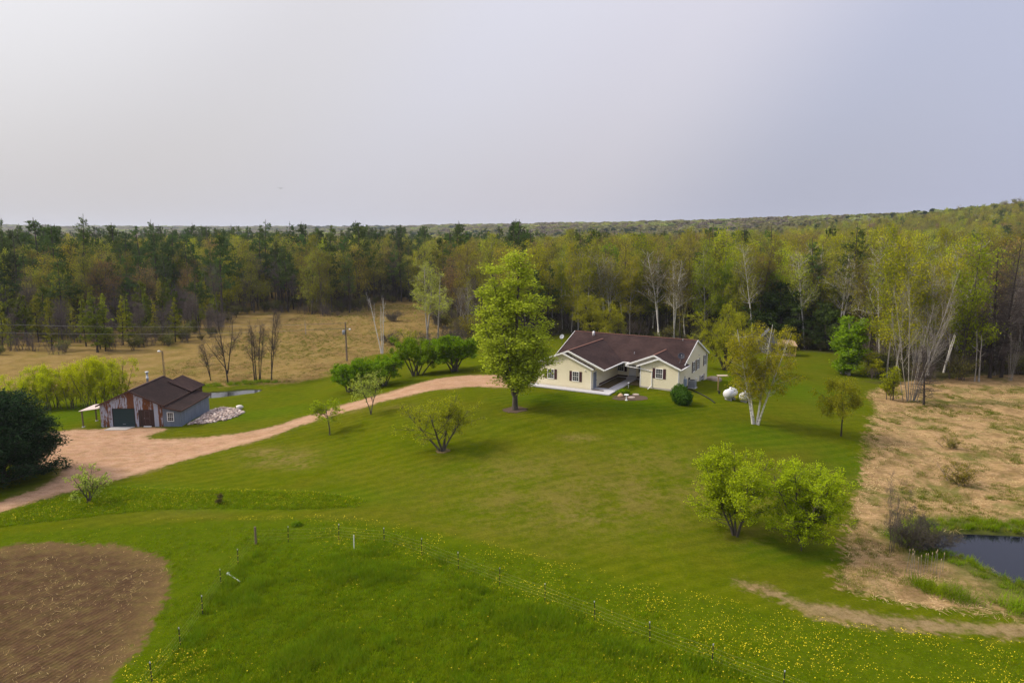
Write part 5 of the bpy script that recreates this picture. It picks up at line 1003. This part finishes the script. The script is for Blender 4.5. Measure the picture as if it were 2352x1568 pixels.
yard('tall_bare_shrub', 2052, 1266, 1066, 64, 'tall thin bare shrub on the left side of the pond', 'bare shrub', 'bare_shrub')
yard('brush', 2088, 1262, 1166, 84, 'dense purple brown brush at the pond edge beside the tall bare shrub', 'bare shrub', 'bare_shrub')
yard('brush', 2140, 1258, 1196, 90, 'low dark brush leaning over the pond with few green leaves', 'bare shrub', 'bare_shrub', rz=1.)
yard('olive_shrub', 2202, 1112, 1062, 72, 'faint olive shrub out in the dry sedge above the pond', 'shrub', 'shrub')
yard('olive_shrub', 2180, 1030, 1000, 40, 'low brown shrub in the far part of the dry sedge', 'shrub', 'shrub', rz=1.)
for i, (x, y, t_, w_, k_) in enumerate(((905,738,712,40,'brush'),(935,800,752,56,'olive_shrub'),(990,806,760,70,'brush'),(1040,800,742,64,'brush'),(1082,788,716,60,'olive_shrub'),(900,792,758,44,'brush'),(1012,752,700,52,'brush'))):
    yard(k_, x, y, t_, w_, {905: 'bare brown brush at the forest corner behind the dead birch', 935: 'budding yellowish brush just right of the dead birch', 990: 'bare brown brush at the foot of the pale aspen', 1040: 'bare brown brush between the pale aspen and the cottonwood', 1082: 'budding yellowish brush touching the left side of the cottonwood', 900: 'low bare brush right behind the dead birch stems', 1012: 'bare brown brush behind the pale aspen stems'}[x], 'bare shrub', 'bare_shrub', 'brush at the back of the marsh', rz=i*1.)
mk('brown_shrub', 129, H=1.3, r=.04, bark=BD, lm=L['brown'], stems=4, lean=.1, sbase=.05, wob0=.08, l1=dict(n=36, t=(.1, .98), ang=(60, 12), len=[(0, .24), (1, .08)], up=.3, rr=.5), l2=dict(n=120, len=.1, wood=True, rmin=.006), leaf=dict(n=1500, size=.075, spread=.05, aspect=.5))
yard('brown_shrub', 505, 1156, 1130, 17, 'tiny dark brown conifer alone between the drive and the fence', 'shrub', 'small_conifer')
def blob(name, p, lobes, n, size, lm, label, cat='bush'):
    """clipped bush: leaves over rounded lobes, twigs inside"""
    rng = np.random.default_rng(n); cs, ns_ = [], []
    for (cx, cy, cz, rx, ry, rz_) in lobes:
        m_ = n//len(lobes); d = unit(rng.normal(size=(m_, 3))); k = (1-.34*rng.random(m_)**2)[:, None]*(1+.09*np.sin(7*d[:, :1]+5*d[:, 1:2])+.07*np.sin(13*d[:, 1:2]+9*d[:, 2:])+.06*np.sin(17*d[:, :1]-11*d[:, 2:]))
        cs.append(np.array([cx, cy, cz])+d*k*[rx, ry, rz_]); ns_.append(d)
    c = np.concatenate(cs); nn = unit(np.concatenate(ns_)+rng.normal(size=c.shape)*.6); c[:, 2] = np.maximum(c[:, 2], .03)
    u = unit(np.cross(nn, rng.normal(size=c.shape))); v = np.cross(nn, u); s = size*(.6+.8*rng.random((len(c), 1)))
    V_ = np.stack([c-u*s*.5, c+v*s*.35, c+u*s*.5, c-v*s*.35], 1).reshape(-1, 3); o = empty(name, p-[0, 0, .05]); tag(o, label, cat)
    link('foliage', mesh('foliage', V_, np.arange(len(V_)).reshape(-1, 4), [lm]), o); b = MB()
    for (cx, cy, cz, rx, ry, rz_) in lobes:
        for i in range(7): a = i*.9; b.tube([(cx, cy, -.05), (cx+.3*rx*math.cos(a), cy+.3*ry*math.sin(a), cz), (cx+.75*rx*math.cos(a), cy+.75*ry*math.sin(a), cz+.5*rz_)], [.04, .025, .01], 5)
    b.build('stem', BD, o); return o
blob('evergreen_bush', at(1565, 927), [(-.15, .35, 1.1, .95, .9, 1.05), (.1, -.3, .85, 1.02, .95, .9)], 11000, .13, L['bush'], 'round clipped green bush at the right front corner of the house')
blob('small_bush', V(1070, 955), [(0, 0, .35, .8, .6, .42), (.3, .1, .3, .5, .5, .36)], 2600, .12, L['umbrella'], 'low spreading green bush at the edge of the mulch bed')
blob('tuft_bush', at(681, 1207), [(0, 0, .15, .4, .3, .25)], 600, .1, L['sedge'], 'dark green weed clump behind the wire fence')

# ------------------------------------------------------------------ poles, wires, fence
def pole_at(dx, dy, top): p = at(dx, dy); return p, height_to(p, top)
p, h = pole_at(797, 829, 740); up = empty('utility_pole', p); tag(up, 'wooden utility pole with grey transformer standing in the marsh', 'utility pole')
MB().tube([(0, 0, -.4), (-.05, 0, h)], [.16, .11], 10).build('pole', M['wood'], up); zt = h*.74
MB().lathe([(.1, -.02), (.26, 0), (.27, .75), (.2, .84), (.05, .86)], (-.38, -.1, zt-.4), 14).build('transformer', M['grey'], up, smooth=True); MB().bar((-.38, -.1, zt+.44), (-.38, -.1, zt+.62), .06).build('insulator', M['dark'], up)
a = MB().bar((-.05, 0, h*.82), (.75, -.3, h*.84), .05).build('lamp_arm', M['grey'], up); MB().lathe([(.12, -.1), (.2, 0), (.14, .16), (.03, .2)], (.8, -.32, h*.82), 12).build('lamp_head', M['white'], a, smooth=True)
top_u = p+np.array([-.05, 0, h])
p, h = pole_at(379, 872, 806); lp = empty('light_pole', p); tag(lp, 'thin lattice light pole with white lamp behind the workshop', 'light pole')
b = MB()
for i in range(3): a = i*2.094; b.tube([(.14*math.cos(a), .14*math.sin(a), -.3), (.09*math.cos(a)-.1, .09*math.sin(a), h)], .03, 6)
for k in range(int(h/.45)): a, c_ = k*2.094, (k+1)*2.094; b.bar((.14*math.cos(a), .14*math.sin(a), .45*k), (.14*math.cos(c_), .14*math.sin(c_), .45*(k+1)), .022)
b.build('mast', M['wood'], lp); a = MB().bar((-.1, 0, h-.1), (-.55, -.1, h+.05), .05).build('lamp_arm', M['grey'], lp); MB().lathe([(.1, -.14), (.24, -.05), (.16, .1), (.03, .14)], (-.55, -.1, h), 12).build('lamp_head', M['white'], a, smooth=True)
def wire(name, a, b_, sag, r, mat, label=None, parent=None):
    t = np.linspace(0, 1, 28)[:, None]; q = np.asarray(a)*(1-t)+np.asarray(b_)*t; q[:, 2] -= sag*4*(t*(1-t))[:, 0]
    o = MB().tube(q, r, 5, False).build(name, mat, parent); return tag(o, label, 'wire') if label else o
far_l = np.array([-150., 118., 7.2])
wire('power_wire', top_u-[0, 0, .15], far_l, 2.2, .022, M['steelwire'], 'upper power wire running left from the utility pole'); wire('power_wire', top_u-[0, 0, 1.1], far_l-[0, 0, 1.6], 2.4, .022, M['steelwire'], 'lower power wire running left from the utility pole')
pp = empty('utility_pole', (*far_l[:2], float(zf(*far_l[:2])))); tag(pp, 'wooden utility pole beyond the left end of the power wires', 'utility pole'); MB().tube([(0, 0, -.4), (0, 0, far_l[2]-pp.location[2]+.2)], [.16, .11], 8).build('pole', M['wood'], pp)
# wire fence round the pasture
FP = [(350,1567,1519),(415,1485,1439),(465,1410,1369),(508,1347,1315),(547,1298,1265),(588,1248,1209),(662,1245,1208),(778,1239,1205),(883,1248,1213),(969,1275,1236),(1053,1307,1267),(1148,1344,1302),(1252,1381,1340),(1367,1424,1385),(1493,1474,1432),(1635,1526,1484),(1798,1588,1543)]
fence = empty('wire_fence', at(588, 1248)); fo = np.array(fence.location); tag(fence, 'wire fence on thin steel posts round the long grass pasture', 'fence')
tops = []
for i, (x, y, t_) in enumerate(FP):
    p = at(x, y); h = min(1.6, max(1.2, height_to(p, t_))); lean = np.array([R0.normal()*.035, R0.normal()*.035, 0]); q = p-fo; tops.append((q, h, lean))
    if i == 5: o = MB().tube([q-[0, 0, .3], q+[0, 0, h]+lean], [.085, .075], 10).build('corner_post', M['wood'], fence)
    else:
        b = MB().bar(q-[0, 0, .3], q+[0, 0, h*.93]+lean*.93, .045, .038); o = b.build('post', M['tpost'], fence); MB().bar(q+[0, 0, h*.93]+lean*.93, q+[0, 0, h]+lean, .047, .04).build('post_tip', M['tip'], o)
    b = MB()
    for f in (.25, .6): b.box(q+[-.035, -.035, h*f-.015]+lean*f, q+[.035, .035, h*f+.015]+lean*f)
    b.build('insulator', M['yellow'], o)
q0 = at(285, 1660)-fo; q1 = at(1990, 1665)-fo
for f in (.25, .42, .6, .8):
    pts = [q0+[0, 0, 1.35*f]]+[q+[0, 0, h*f]+l_*f+[.03, 0, 0] for q, h, l_ in tops]+[q1+[0, 0, 1.35*f]]
    fine = []
    for a, b_ in zip(pts[:-1], pts[1:]):
        for k in range(4): t = k/4; v = a*(1-t)+b_*t; v = v.copy(); v[2] -= .12*t*(1-t); fine.append(v)
    MB().tube(fine+[pts[-1]], .0036, 4, False).build('strand', M['wire'], fence)
p, h = pole_at(813, 1260, 1228); tag(MB().tube([p-[0, 0, .2], p+[.02, 0, h]], .03, 8).box(p+[-.05, -.05, -.02], p+[.05, .05, .04]).build('step_in_post', M['white']), 'white plastic step-in post just inside the wire fence', 'fence post')
a, b_ = at(524, 1321), at(551, 1338); tag(MB().tube([a+[0, 0, .12], b_+[0, 0, .1]], [.05, .045], 8).box(a+[-.06, -.06, .05], a+[.06, .06, .2]).build('fallen_post', M['white']), 'white post lying in the long grass by the fence corner', 'fence post')
# gas tanks, signpost, drain hose, lawn dish
def tank(p, r, ln, az, label):
    o = empty('gas_tank', p, az); tag(o, label, 'gas tank', 'white gas tanks on the right lawn'); n = 9
    prof = [(r*math.sin(PI/2*i/n), -ln/2-r*.8*math.cos(PI/2*i/n)) for i in range(n+1)]; prof += [(a, -b) for a, b in prof[::-1]]
    m_ = MB(); m_._lathe([(max(a, .01), b) for a, b in prof], (0, 0, 0), 20); b = link('body', m_.mesh('body', plain('tank_white', (.60,.59,.57), .45, .1, 2), True), o, (0, 0, r+.22), (PI/2, 0, 0))
    MB().lathe([(.15, 0), (.15, .12), (.11, .18), (.03, .2)], (0, 0, 2*r+.18), 14).build('valve_dome', M['white'], o, smooth=True)
    for y in (-ln*.36, ln*.36): MB().box((-r*.7, y-.08, -.05), (r*.7, y+.08, .26)).build('foot', M['concrete'], o)
p = at(1677, 917); tank(p, .55, 1.4, -.75, 'white gas tank in the open left of the birch stems'); p = at(1711, 922); tank(p, .48, 1.1, -.75, 'white gas tank half hidden behind the birch leaves')
p, h = pole_at(1649, 896, 862); o = empty('bird_feeder', p); tag(o, 'T shaped wooden post on the lawn right of the house', 'post'); MB().bar((0, 0, -.2), (0, 0, h-.06), .12).build('post', M['tan_wood'], o); MB().box((-.15, -.35, h-.06), (1.15, .35, h+.02)).build('crossboard', plain('pale_board', (.42,.33,.24), .8, .1), o)
p = at(1652, 904); o = empty('yard_valve', p); tag(o, 'small black hydrant cap in the lawn by the wooden post', 'hydrant'); MB().lathe([(.12, -.1), (.12, .25), (.16, .26), (.16, .36), (.03, .4)], n=10).build('cap', M['black'], o)
p = at(1641, 874); o = boulder('boulder', p-[0, 0, .2], .95, plain('tan_boulder', (.33,.25,.19), .9, .2, 3), 12, 'big tan boulder behind the wooden post', 'stone', flatten=.55)
pts = [at(*q)+[0, 0, .06] for q in [(1580,893),(1592,897),(1606,904),(1620,911),(1632,918),(1642,926)]]; tag(MB().tube(pts, .07, 8).build('drain_pipe', M['black']), 'black drain pipe curving across the lawn towards the gas tanks', 'pipe')
p = at(1291, 790); o = empty('lawn_satellite_dish', p); tag(o, 'pale satellite dish on a post behind the left house roof', 'satellite dish'); dish('mast', o, (0, 0, .2), .5, (math.radians(60), 0, math.radians(-35)), M['grey'], 1.3)
# little cabin at the end of the lawn
p = at(1768, 812); cb = empty('cabin', p, -.3); tag(cb, 'small grey gabled cabin with a tan porch roof behind the golden birch', 'cabin')
gw = plain('grey_boards_shaded', (.15,.15,.165), .8, .2)  # boards darkened: the shade over the cabin is put into their colour
MB().prism([(-2.2, 0, -.4), (1.6, 0, -.4), (1.6, 0, 2.2), (-.3, 0, 4.4), (-2.2, 0, 2.2)], (0, 3.4, 0)).build('wall', gw, cb); M['greyroof'] = plain('grey_shingles_shaded', (.10,.10,.115), .9, .25, 5)  # roof colour also darkened to carry that shade
roofslab([(-2.5, -.3, 1.95), (-2.5, 3.7, 1.95), (-.3, 3.7, 4.55), (-.3, -.3, 4.55)], 'roof', M['greyroof'], cb); roofslab([(-.3, -.3, 4.55), (-.3, 3.7, 4.55), (1.9, 3.7, 1.95), (1.9, -.3, 1.95)], 'roof', M['greyroof'], cb)
roofslab([(1.2, -2.4, 2.0), (4.6, -2.4, 2.0), (4.2, .3, 2.75), (1.2, .3, 2.75)], 'porch_roof', plain('tan_porch_roof', (.34,.23,.13), .8, .2, 4), cb); MB().box((1.2, -2.3, -.3), (4.4, .0, .25)).build('deck', M['wood'], cb)
for u in (1.3, 2.3, 3.3, 4.3): MB().bar((u, -2.2, .25), (u, -2.2, 2.0), .13).build('post', M['white'] if u < 3 else M['tan_wood'], cb)
put_window(window_proto(.8, .9), cb, (-.9, 0, .9), 0); d = MB().box((.2, -.04, .0), (1.05, 0, 2.0)).build('door', M['dark'], cb); MB().tube([(.95, -.04, 1), (.95, -.12, 1)], .035).build('handle', M['grey'], d)
# a bird in the sky
d = np.array([(645-1176)/1568., 1, 0]); b_ = (433-784)/1568.; dr_ = np.array([(645-1176)/1568., CP-b_*SP, -SP-b_*CP]); bp = np.array([0, 0, CAMH])+dr_*95
o = empty('bird', bp, .4); tag(o, 'small dark bird flying in the pale sky on the left', 'bird'); L_ = MB()
body = MB(); body.tube([(0, -.2, 0), (0, -.14, .01), (0, -.04, .0), (0, .08, .0), (0, .16, .01), (0, .22, .02), (0, .27, .015)], [.012, .035, .058, .055, .035, .034, .008], 10); body.add([(-.012, -.19, 0), (.012, -.19, 0), (.06, -.32, .005), (-.06, -.32, .005), (0, -.26, .02)], [(0, 1, 2, 3), (0, 4, 1), (1, 4, 2), (2, 4, 3), (3, 4, 0)]); body.build('body', M['dark'], o, smooth=True)
for s in (-1, 1): MB().add([(s*.03, .09, .02), (s*.03, -.07, .02), (s*.22, -.05, .12), (s*.24, .1, .13), (s*.46, -.06, .05), (s*.42, .04, .06), (s*.03, .02, .045), (s*.23, .03, .145)], [(0, 6, 7, 3), (6, 1, 2, 7), (3, 7, 5), (7, 2, 4, 5), (0, 3, 7, 6)[::-1], (1, 6, 7, 2)[::-1]]).build('wing', M['dark'], o)

# ------------------------------------------------------------------ grass, flowers, straw
def tuft(name, n, h, spread, lean, w, mat, seed, droop=.5):
    rng = np.random.default_rng(seed); b = np.c_[rng.normal(size=(n, 2))*spread, np.zeros(n)]; a = rng.random(n)*6.28; l_ = lean*(.4+.9*rng.random(n)); d = np.c_[np.cos(a)*l_, np.sin(a)*l_, np.ones(n)]
    P = grow(b, d, h*(.6+.6*rng.random(n)), 4, -droop, .1, rng); side = unit(np.c_[-np.sin(a), np.cos(a), np.zeros(n)])[:, None]; ww = (w*np.array([1, .85, .55, .08]))[None, :, None]
    V_ = np.stack([P-side*ww/2, P+side*ww/2], 2).reshape(-1, 3); idx = np.arange(n*8).reshape(n, 4, 2)
    F = np.stack([idx[:, :-1, 0], idx[:, :-1, 1], idx[:, 1:, 1], idx[:, 1:, 0]], -1).reshape(-1, 4); return mesh(name, V_, F, [mat])
def sample(P, n, ymax=400, seed=0, xlim=None):
    rng = np.random.default_rng(seed); lo, hi = np.maximum(P.min(0), [-60, 24]), np.minimum(P.max(0), [75, ymax]); q = rng.uniform(lo, hi, (n, 2))
    return q[(sdf(P, q[:, 0], q[:, 1]) > -.15) & (np.abs(q[:, 0]) < .82*q[:, 1]+3)]
GT = [tuft('grass_tuft', 26, .30, .14, .45, .022, L['grass'], 1), tuft('grass_tuft', 26, .40, .13, .4, .022, L['sedge'], 2)]
rng = np.random.default_rng(3)
q = sample(MEADOW, 100000, 75, 4); q = q[(sdf(SOIL, q[:, 0], q[:, 1]) < -.1)]; f = fbm(q[:, 0], q[:, 1], 2.2, 41); f2 = fbm(q[:, 0], q[:, 1], 9, 42)
ins = sstep(-3.5, 4., sdf(PAST, q[:, 0], q[:, 1])+3*(f-.5)); ed = np.maximum(sdf(MEADOW, q[:, 0], q[:, 1]), 0); k = rng.random(len(q)) < np.clip(.25+.75*ins, 0, 1)*sstep(0, 2.5, ed+1.5*(f-.5)); q, f, f2, ins = q[k], f[k], f2[k], ins[k]
s = (.5+.45*ins)*(.35+1.2*f)*(.8+.4*rng.random(len(q))); g2 = ((f > .62) | (rng.random(len(q)) < .1)) & (ins > .5)
def put_grass(name, q, s, src, label): scatter(name, np.c_[q, zf(q[:, 0], q[:, 1])-.03], np.c_[s*1.1, s*1.1, s], [src], label, 'grass')
put_grass('grass', q[~g2], s[~g2]*.9, GT[0], 'long green grass of the pasture'); put_grass('grass', q[g2], s[g2], GT[1], 'darker lush tufts in the pasture grass')
q = sample(STRIP, 9000, 80, 5); put_grass('grass', q, .5+.4*rng.random(len(q)), GT[0], 'unmown grass strip beside the drive')
def dandelions():
    rng = np.random.default_rng(9); q = np.vstack([sample(MEADOW, 190000, 75, 14), sample(STRIP, 22000, 80, 15)]); px, py = pix(q[:, 0], q[:, 1], zf(q[:, 0], q[:, 1]))
    k = fbm(q[:, 0], q[:, 1], 3.0, 51)*.6+.4*fbm(q[:, 0], q[:, 1], .9, 52)
    line = np.interp(px, [0, 588, 883, 1148, 1493, 1800, 2352], [1235, 1235, 1245, 1340, 1470, 1585, 1760])          # the fence: few flowers inside it
    dens = np.where(py < line+18, .30, .035)*np.where((px > 1250), 1.35, 1)*np.where(py < 1180, .7, 1)*sstep(.34, .74, k)+.014
    dens = np.where((px > 1150) & (py > 1480) & (py > line), .16*sstep(.4, .6, k), dens); dens = np.where((px < 480) & (py > 1480) & (px > 280), .5*sstep(.35, .55, k), dens); dens = np.where((px < 700) & (py > 1200) & (py < 1500), .004, dens)
    q = q[(rng.random(len(q)) < dens) & (sdf(SOIL, q[:, 0], q[:, 1]) < -.2)]; n = len(q); z = zf(q[:, 0], q[:, 1])+.22+.12*rng.random(n); r = .011+.019*rng.random(n)**1.5
    a = np.arange(6)*PI/3; t = rng.normal(size=(n, 2))*.25; ring = np.stack([q[:, :1]+r[:, None]*np.cos(a), q[:, 1:]+r[:, None]*np.sin(a), z[:, None]+r[:, None]*(np.cos(a)*t[:, :1]+np.sin(a)*t[:, 1:])], -1)
    V_ = np.concatenate([ring.reshape(-1, 3), np.c_[q, z+.012]]); i = np.arange(n*6).reshape(n, 6); F = np.stack([i, np.roll(i, -1, 1), np.repeat((n*6+np.arange(n))[:, None], 6, 1)], -1).reshape(-1, 3)
    t_ = NT('dandelion_yellow'); tag(link('dandelions', mesh('dandelions', V_, F, [t_.done((.74,.56,.012), .8)])), 'yellow dandelion flowers scattered through the grass', 'flowers', kind='stuff'); print('dandelions', n)
dandelions()
def stubble():
    rng = np.random.default_rng(19); q = sample(SOIL, 9000, 70, 16); k = fbm(q[:, 0], q[:, 1], 2.6, 61); q = q[((k > .54) & (rng.random(len(q)) < .7)) | (rng.random(len(q)) < .12)]; n = len(q); a = rng.random(n)*6.28; l_ = rng.uniform(.06, .26, n)*(.5+.8*rng.random(n)); w = rng.uniform(.008, .02, n)
    d = np.c_[np.cos(a), np.sin(a)]*l_[:, None]/2; s = np.c_[-np.sin(a), np.cos(a)]*w[:, None]/2; z = zf(q[:, 0], q[:, 1])-.02+.04*rng.random(n); tl = rng.normal(size=n)*.03
    V_ = np.stack([np.c_[q-d-s, z-tl], np.c_[q+d-s, z+tl], np.c_[q+d+s, z+tl], np.c_[q-d+s, z-tl]], 1).reshape(-1, 3)
    tag(link('corn_straw', mesh('corn_straw', V_, np.arange(4*n).reshape(-1, 4), [L['straw']])), 'pale corn straw lying on the tilled soil', 'straw', kind='stuff')
stubble()
ST = [tuft('straw_tuft', 24, .75, .22, 1.6, .028, L['straw'], 5, 2.2), tuft('sedge_tuft', 40, .60, .15, .5, .026, L['sedge'], 6, .8), tuft('sedge_tuft', 26, .60, .2, .7, .026, L['sedge_o'], 7, 1.2), tuft('straw_tuft', 24, .75, .22, 1.4, .03, L['straw_m'], 8, 2.0)]
q = sample(DRY, 42000, 100, 17); pd = sdf(POND, q[:, 0], q[:, 1]); q, pd = q[pd < -.3], pd[pd < -.3]; f = fbm(q[:, 0], q[:, 1], 3.2, 71); gr = ((f > .54) & (rng.random(len(q)) < .55)) | ((pd > -2.2) & (rng.random(len(q)) < .8))
s = .55+.7*rng.random(len(q)); th = (rng.random(len(q)) < .55) | gr
put_grass('dry_sedge', q[~gr & th], s[~gr & th]*.9, ST[0], 'flattened dry tan sedge round the pond'); nr = gr & (pd > -2.4) & (rng.random(len(q)) < .55); put_grass('green_sedge', q[nr], s[nr]*.75, ST[1], 'green sedge along the pond'); gr &= ~nr; put_grass('green_sedge', q[gr], s[gr]*.6, ST[2], 'olive sedge tufts in the dry marsh')
q = sample(MARSH, 60000, 220, 18); f = fbm(q[:, 0], q[:, 1], 4, 73); k = (rng.random(len(q)) < .3+.4*f) & (sdf(CREEK, q[:, 0], q[:, 1]) < -.3); q = q[k]; cd = sdf(CREEK, q[:, 0], q[:, 1]); nr = (cd > -4.5) & (rng.random(len(q)) < .8); gr = ~nr & (rng.random(len(q)) < .10+.25*sstep(.5, .7, fbm(q[:, 0], q[:, 1], 17, 75)))
s = .7+.6*rng.random(len(q)); put_grass('dry_sedge', q[~gr & ~nr], s[~gr & ~nr], ST[3], 'tan dead grass of the marsh field'); put_grass('green_sedge', q[nr], s[nr]*.8, ST[1], 'green grass along the creek'); put_grass('green_sedge', q[gr], s[gr]*.7, ST[2], 'olive sedge through the marsh field')
for i, (x, y, w_, lab) in enumerate(((2112, 1346, 1.0, 'green sedge clump below the cattails, farthest left'), (2152, 1362, 1.15, 'green sedge clump below the cattails, second from the left'), (2205, 1376, 1.25, 'large green sedge clump between the pond and the dirt track'), (2330, 1398, 1.3, 'green sedge clump near the right border above the dirt track'))):
    o = empty('sedge_clump', at(x, y)); tag(o, lab, 'sedge', 'green sedge clumps below the pond')
    link('blades', tuft('blades', 260, .85*w_, .38*w_, .75, .03, L['sedge'], 80+i, 1.0), o)
def cattail(i, p, h):
    o = empty('cattail', p); tag(o, 'dead tan cattail stalk at the near pond shore, '+('leftmost' if i == 0 else 'rightmost' if i == 12 else 'second third fourth fifth sixth seventh eighth ninth tenth eleventh twelfth'.split()[i-1]+' from the left'), 'cattail', 'dead cattails at the near pond shore'); l_ = R0.normal(size=2)*.07
    MB().tube([(0, 0, -.1), (l_[0]*.5, l_[1]*.5, h*.5), (l_[0], l_[1], h)], .012, 5).build('stalk', TP, o); MB().lathe([(.01, 0), (.026, .03), (.03, .1), (.02, .16), (.006, .18)], (l_[0], l_[1], h-.02), 8).build('seed_head', plain('cattail_fluff', (.36,.27,.16), 1, .15) if 'cattail_fluff' not in bpy.data.materials else bpy.data.materials['cattail_fluff'], o, smooth=True)
for i in range(13): cattail(i, at(2078+92*(i+.5*R0.random())/13, 1316+12*R0.random()), 1.25+.55*R0.random())
q = np.array([at(2075+100*R0.random(), 1312+22*R0.random())[:2] for _ in range(70)]); put_grass('dry_sedge', q, 1.0+.4*R0.random(70), ST[0], 'broken tan cattail leaves at the near pond shore')
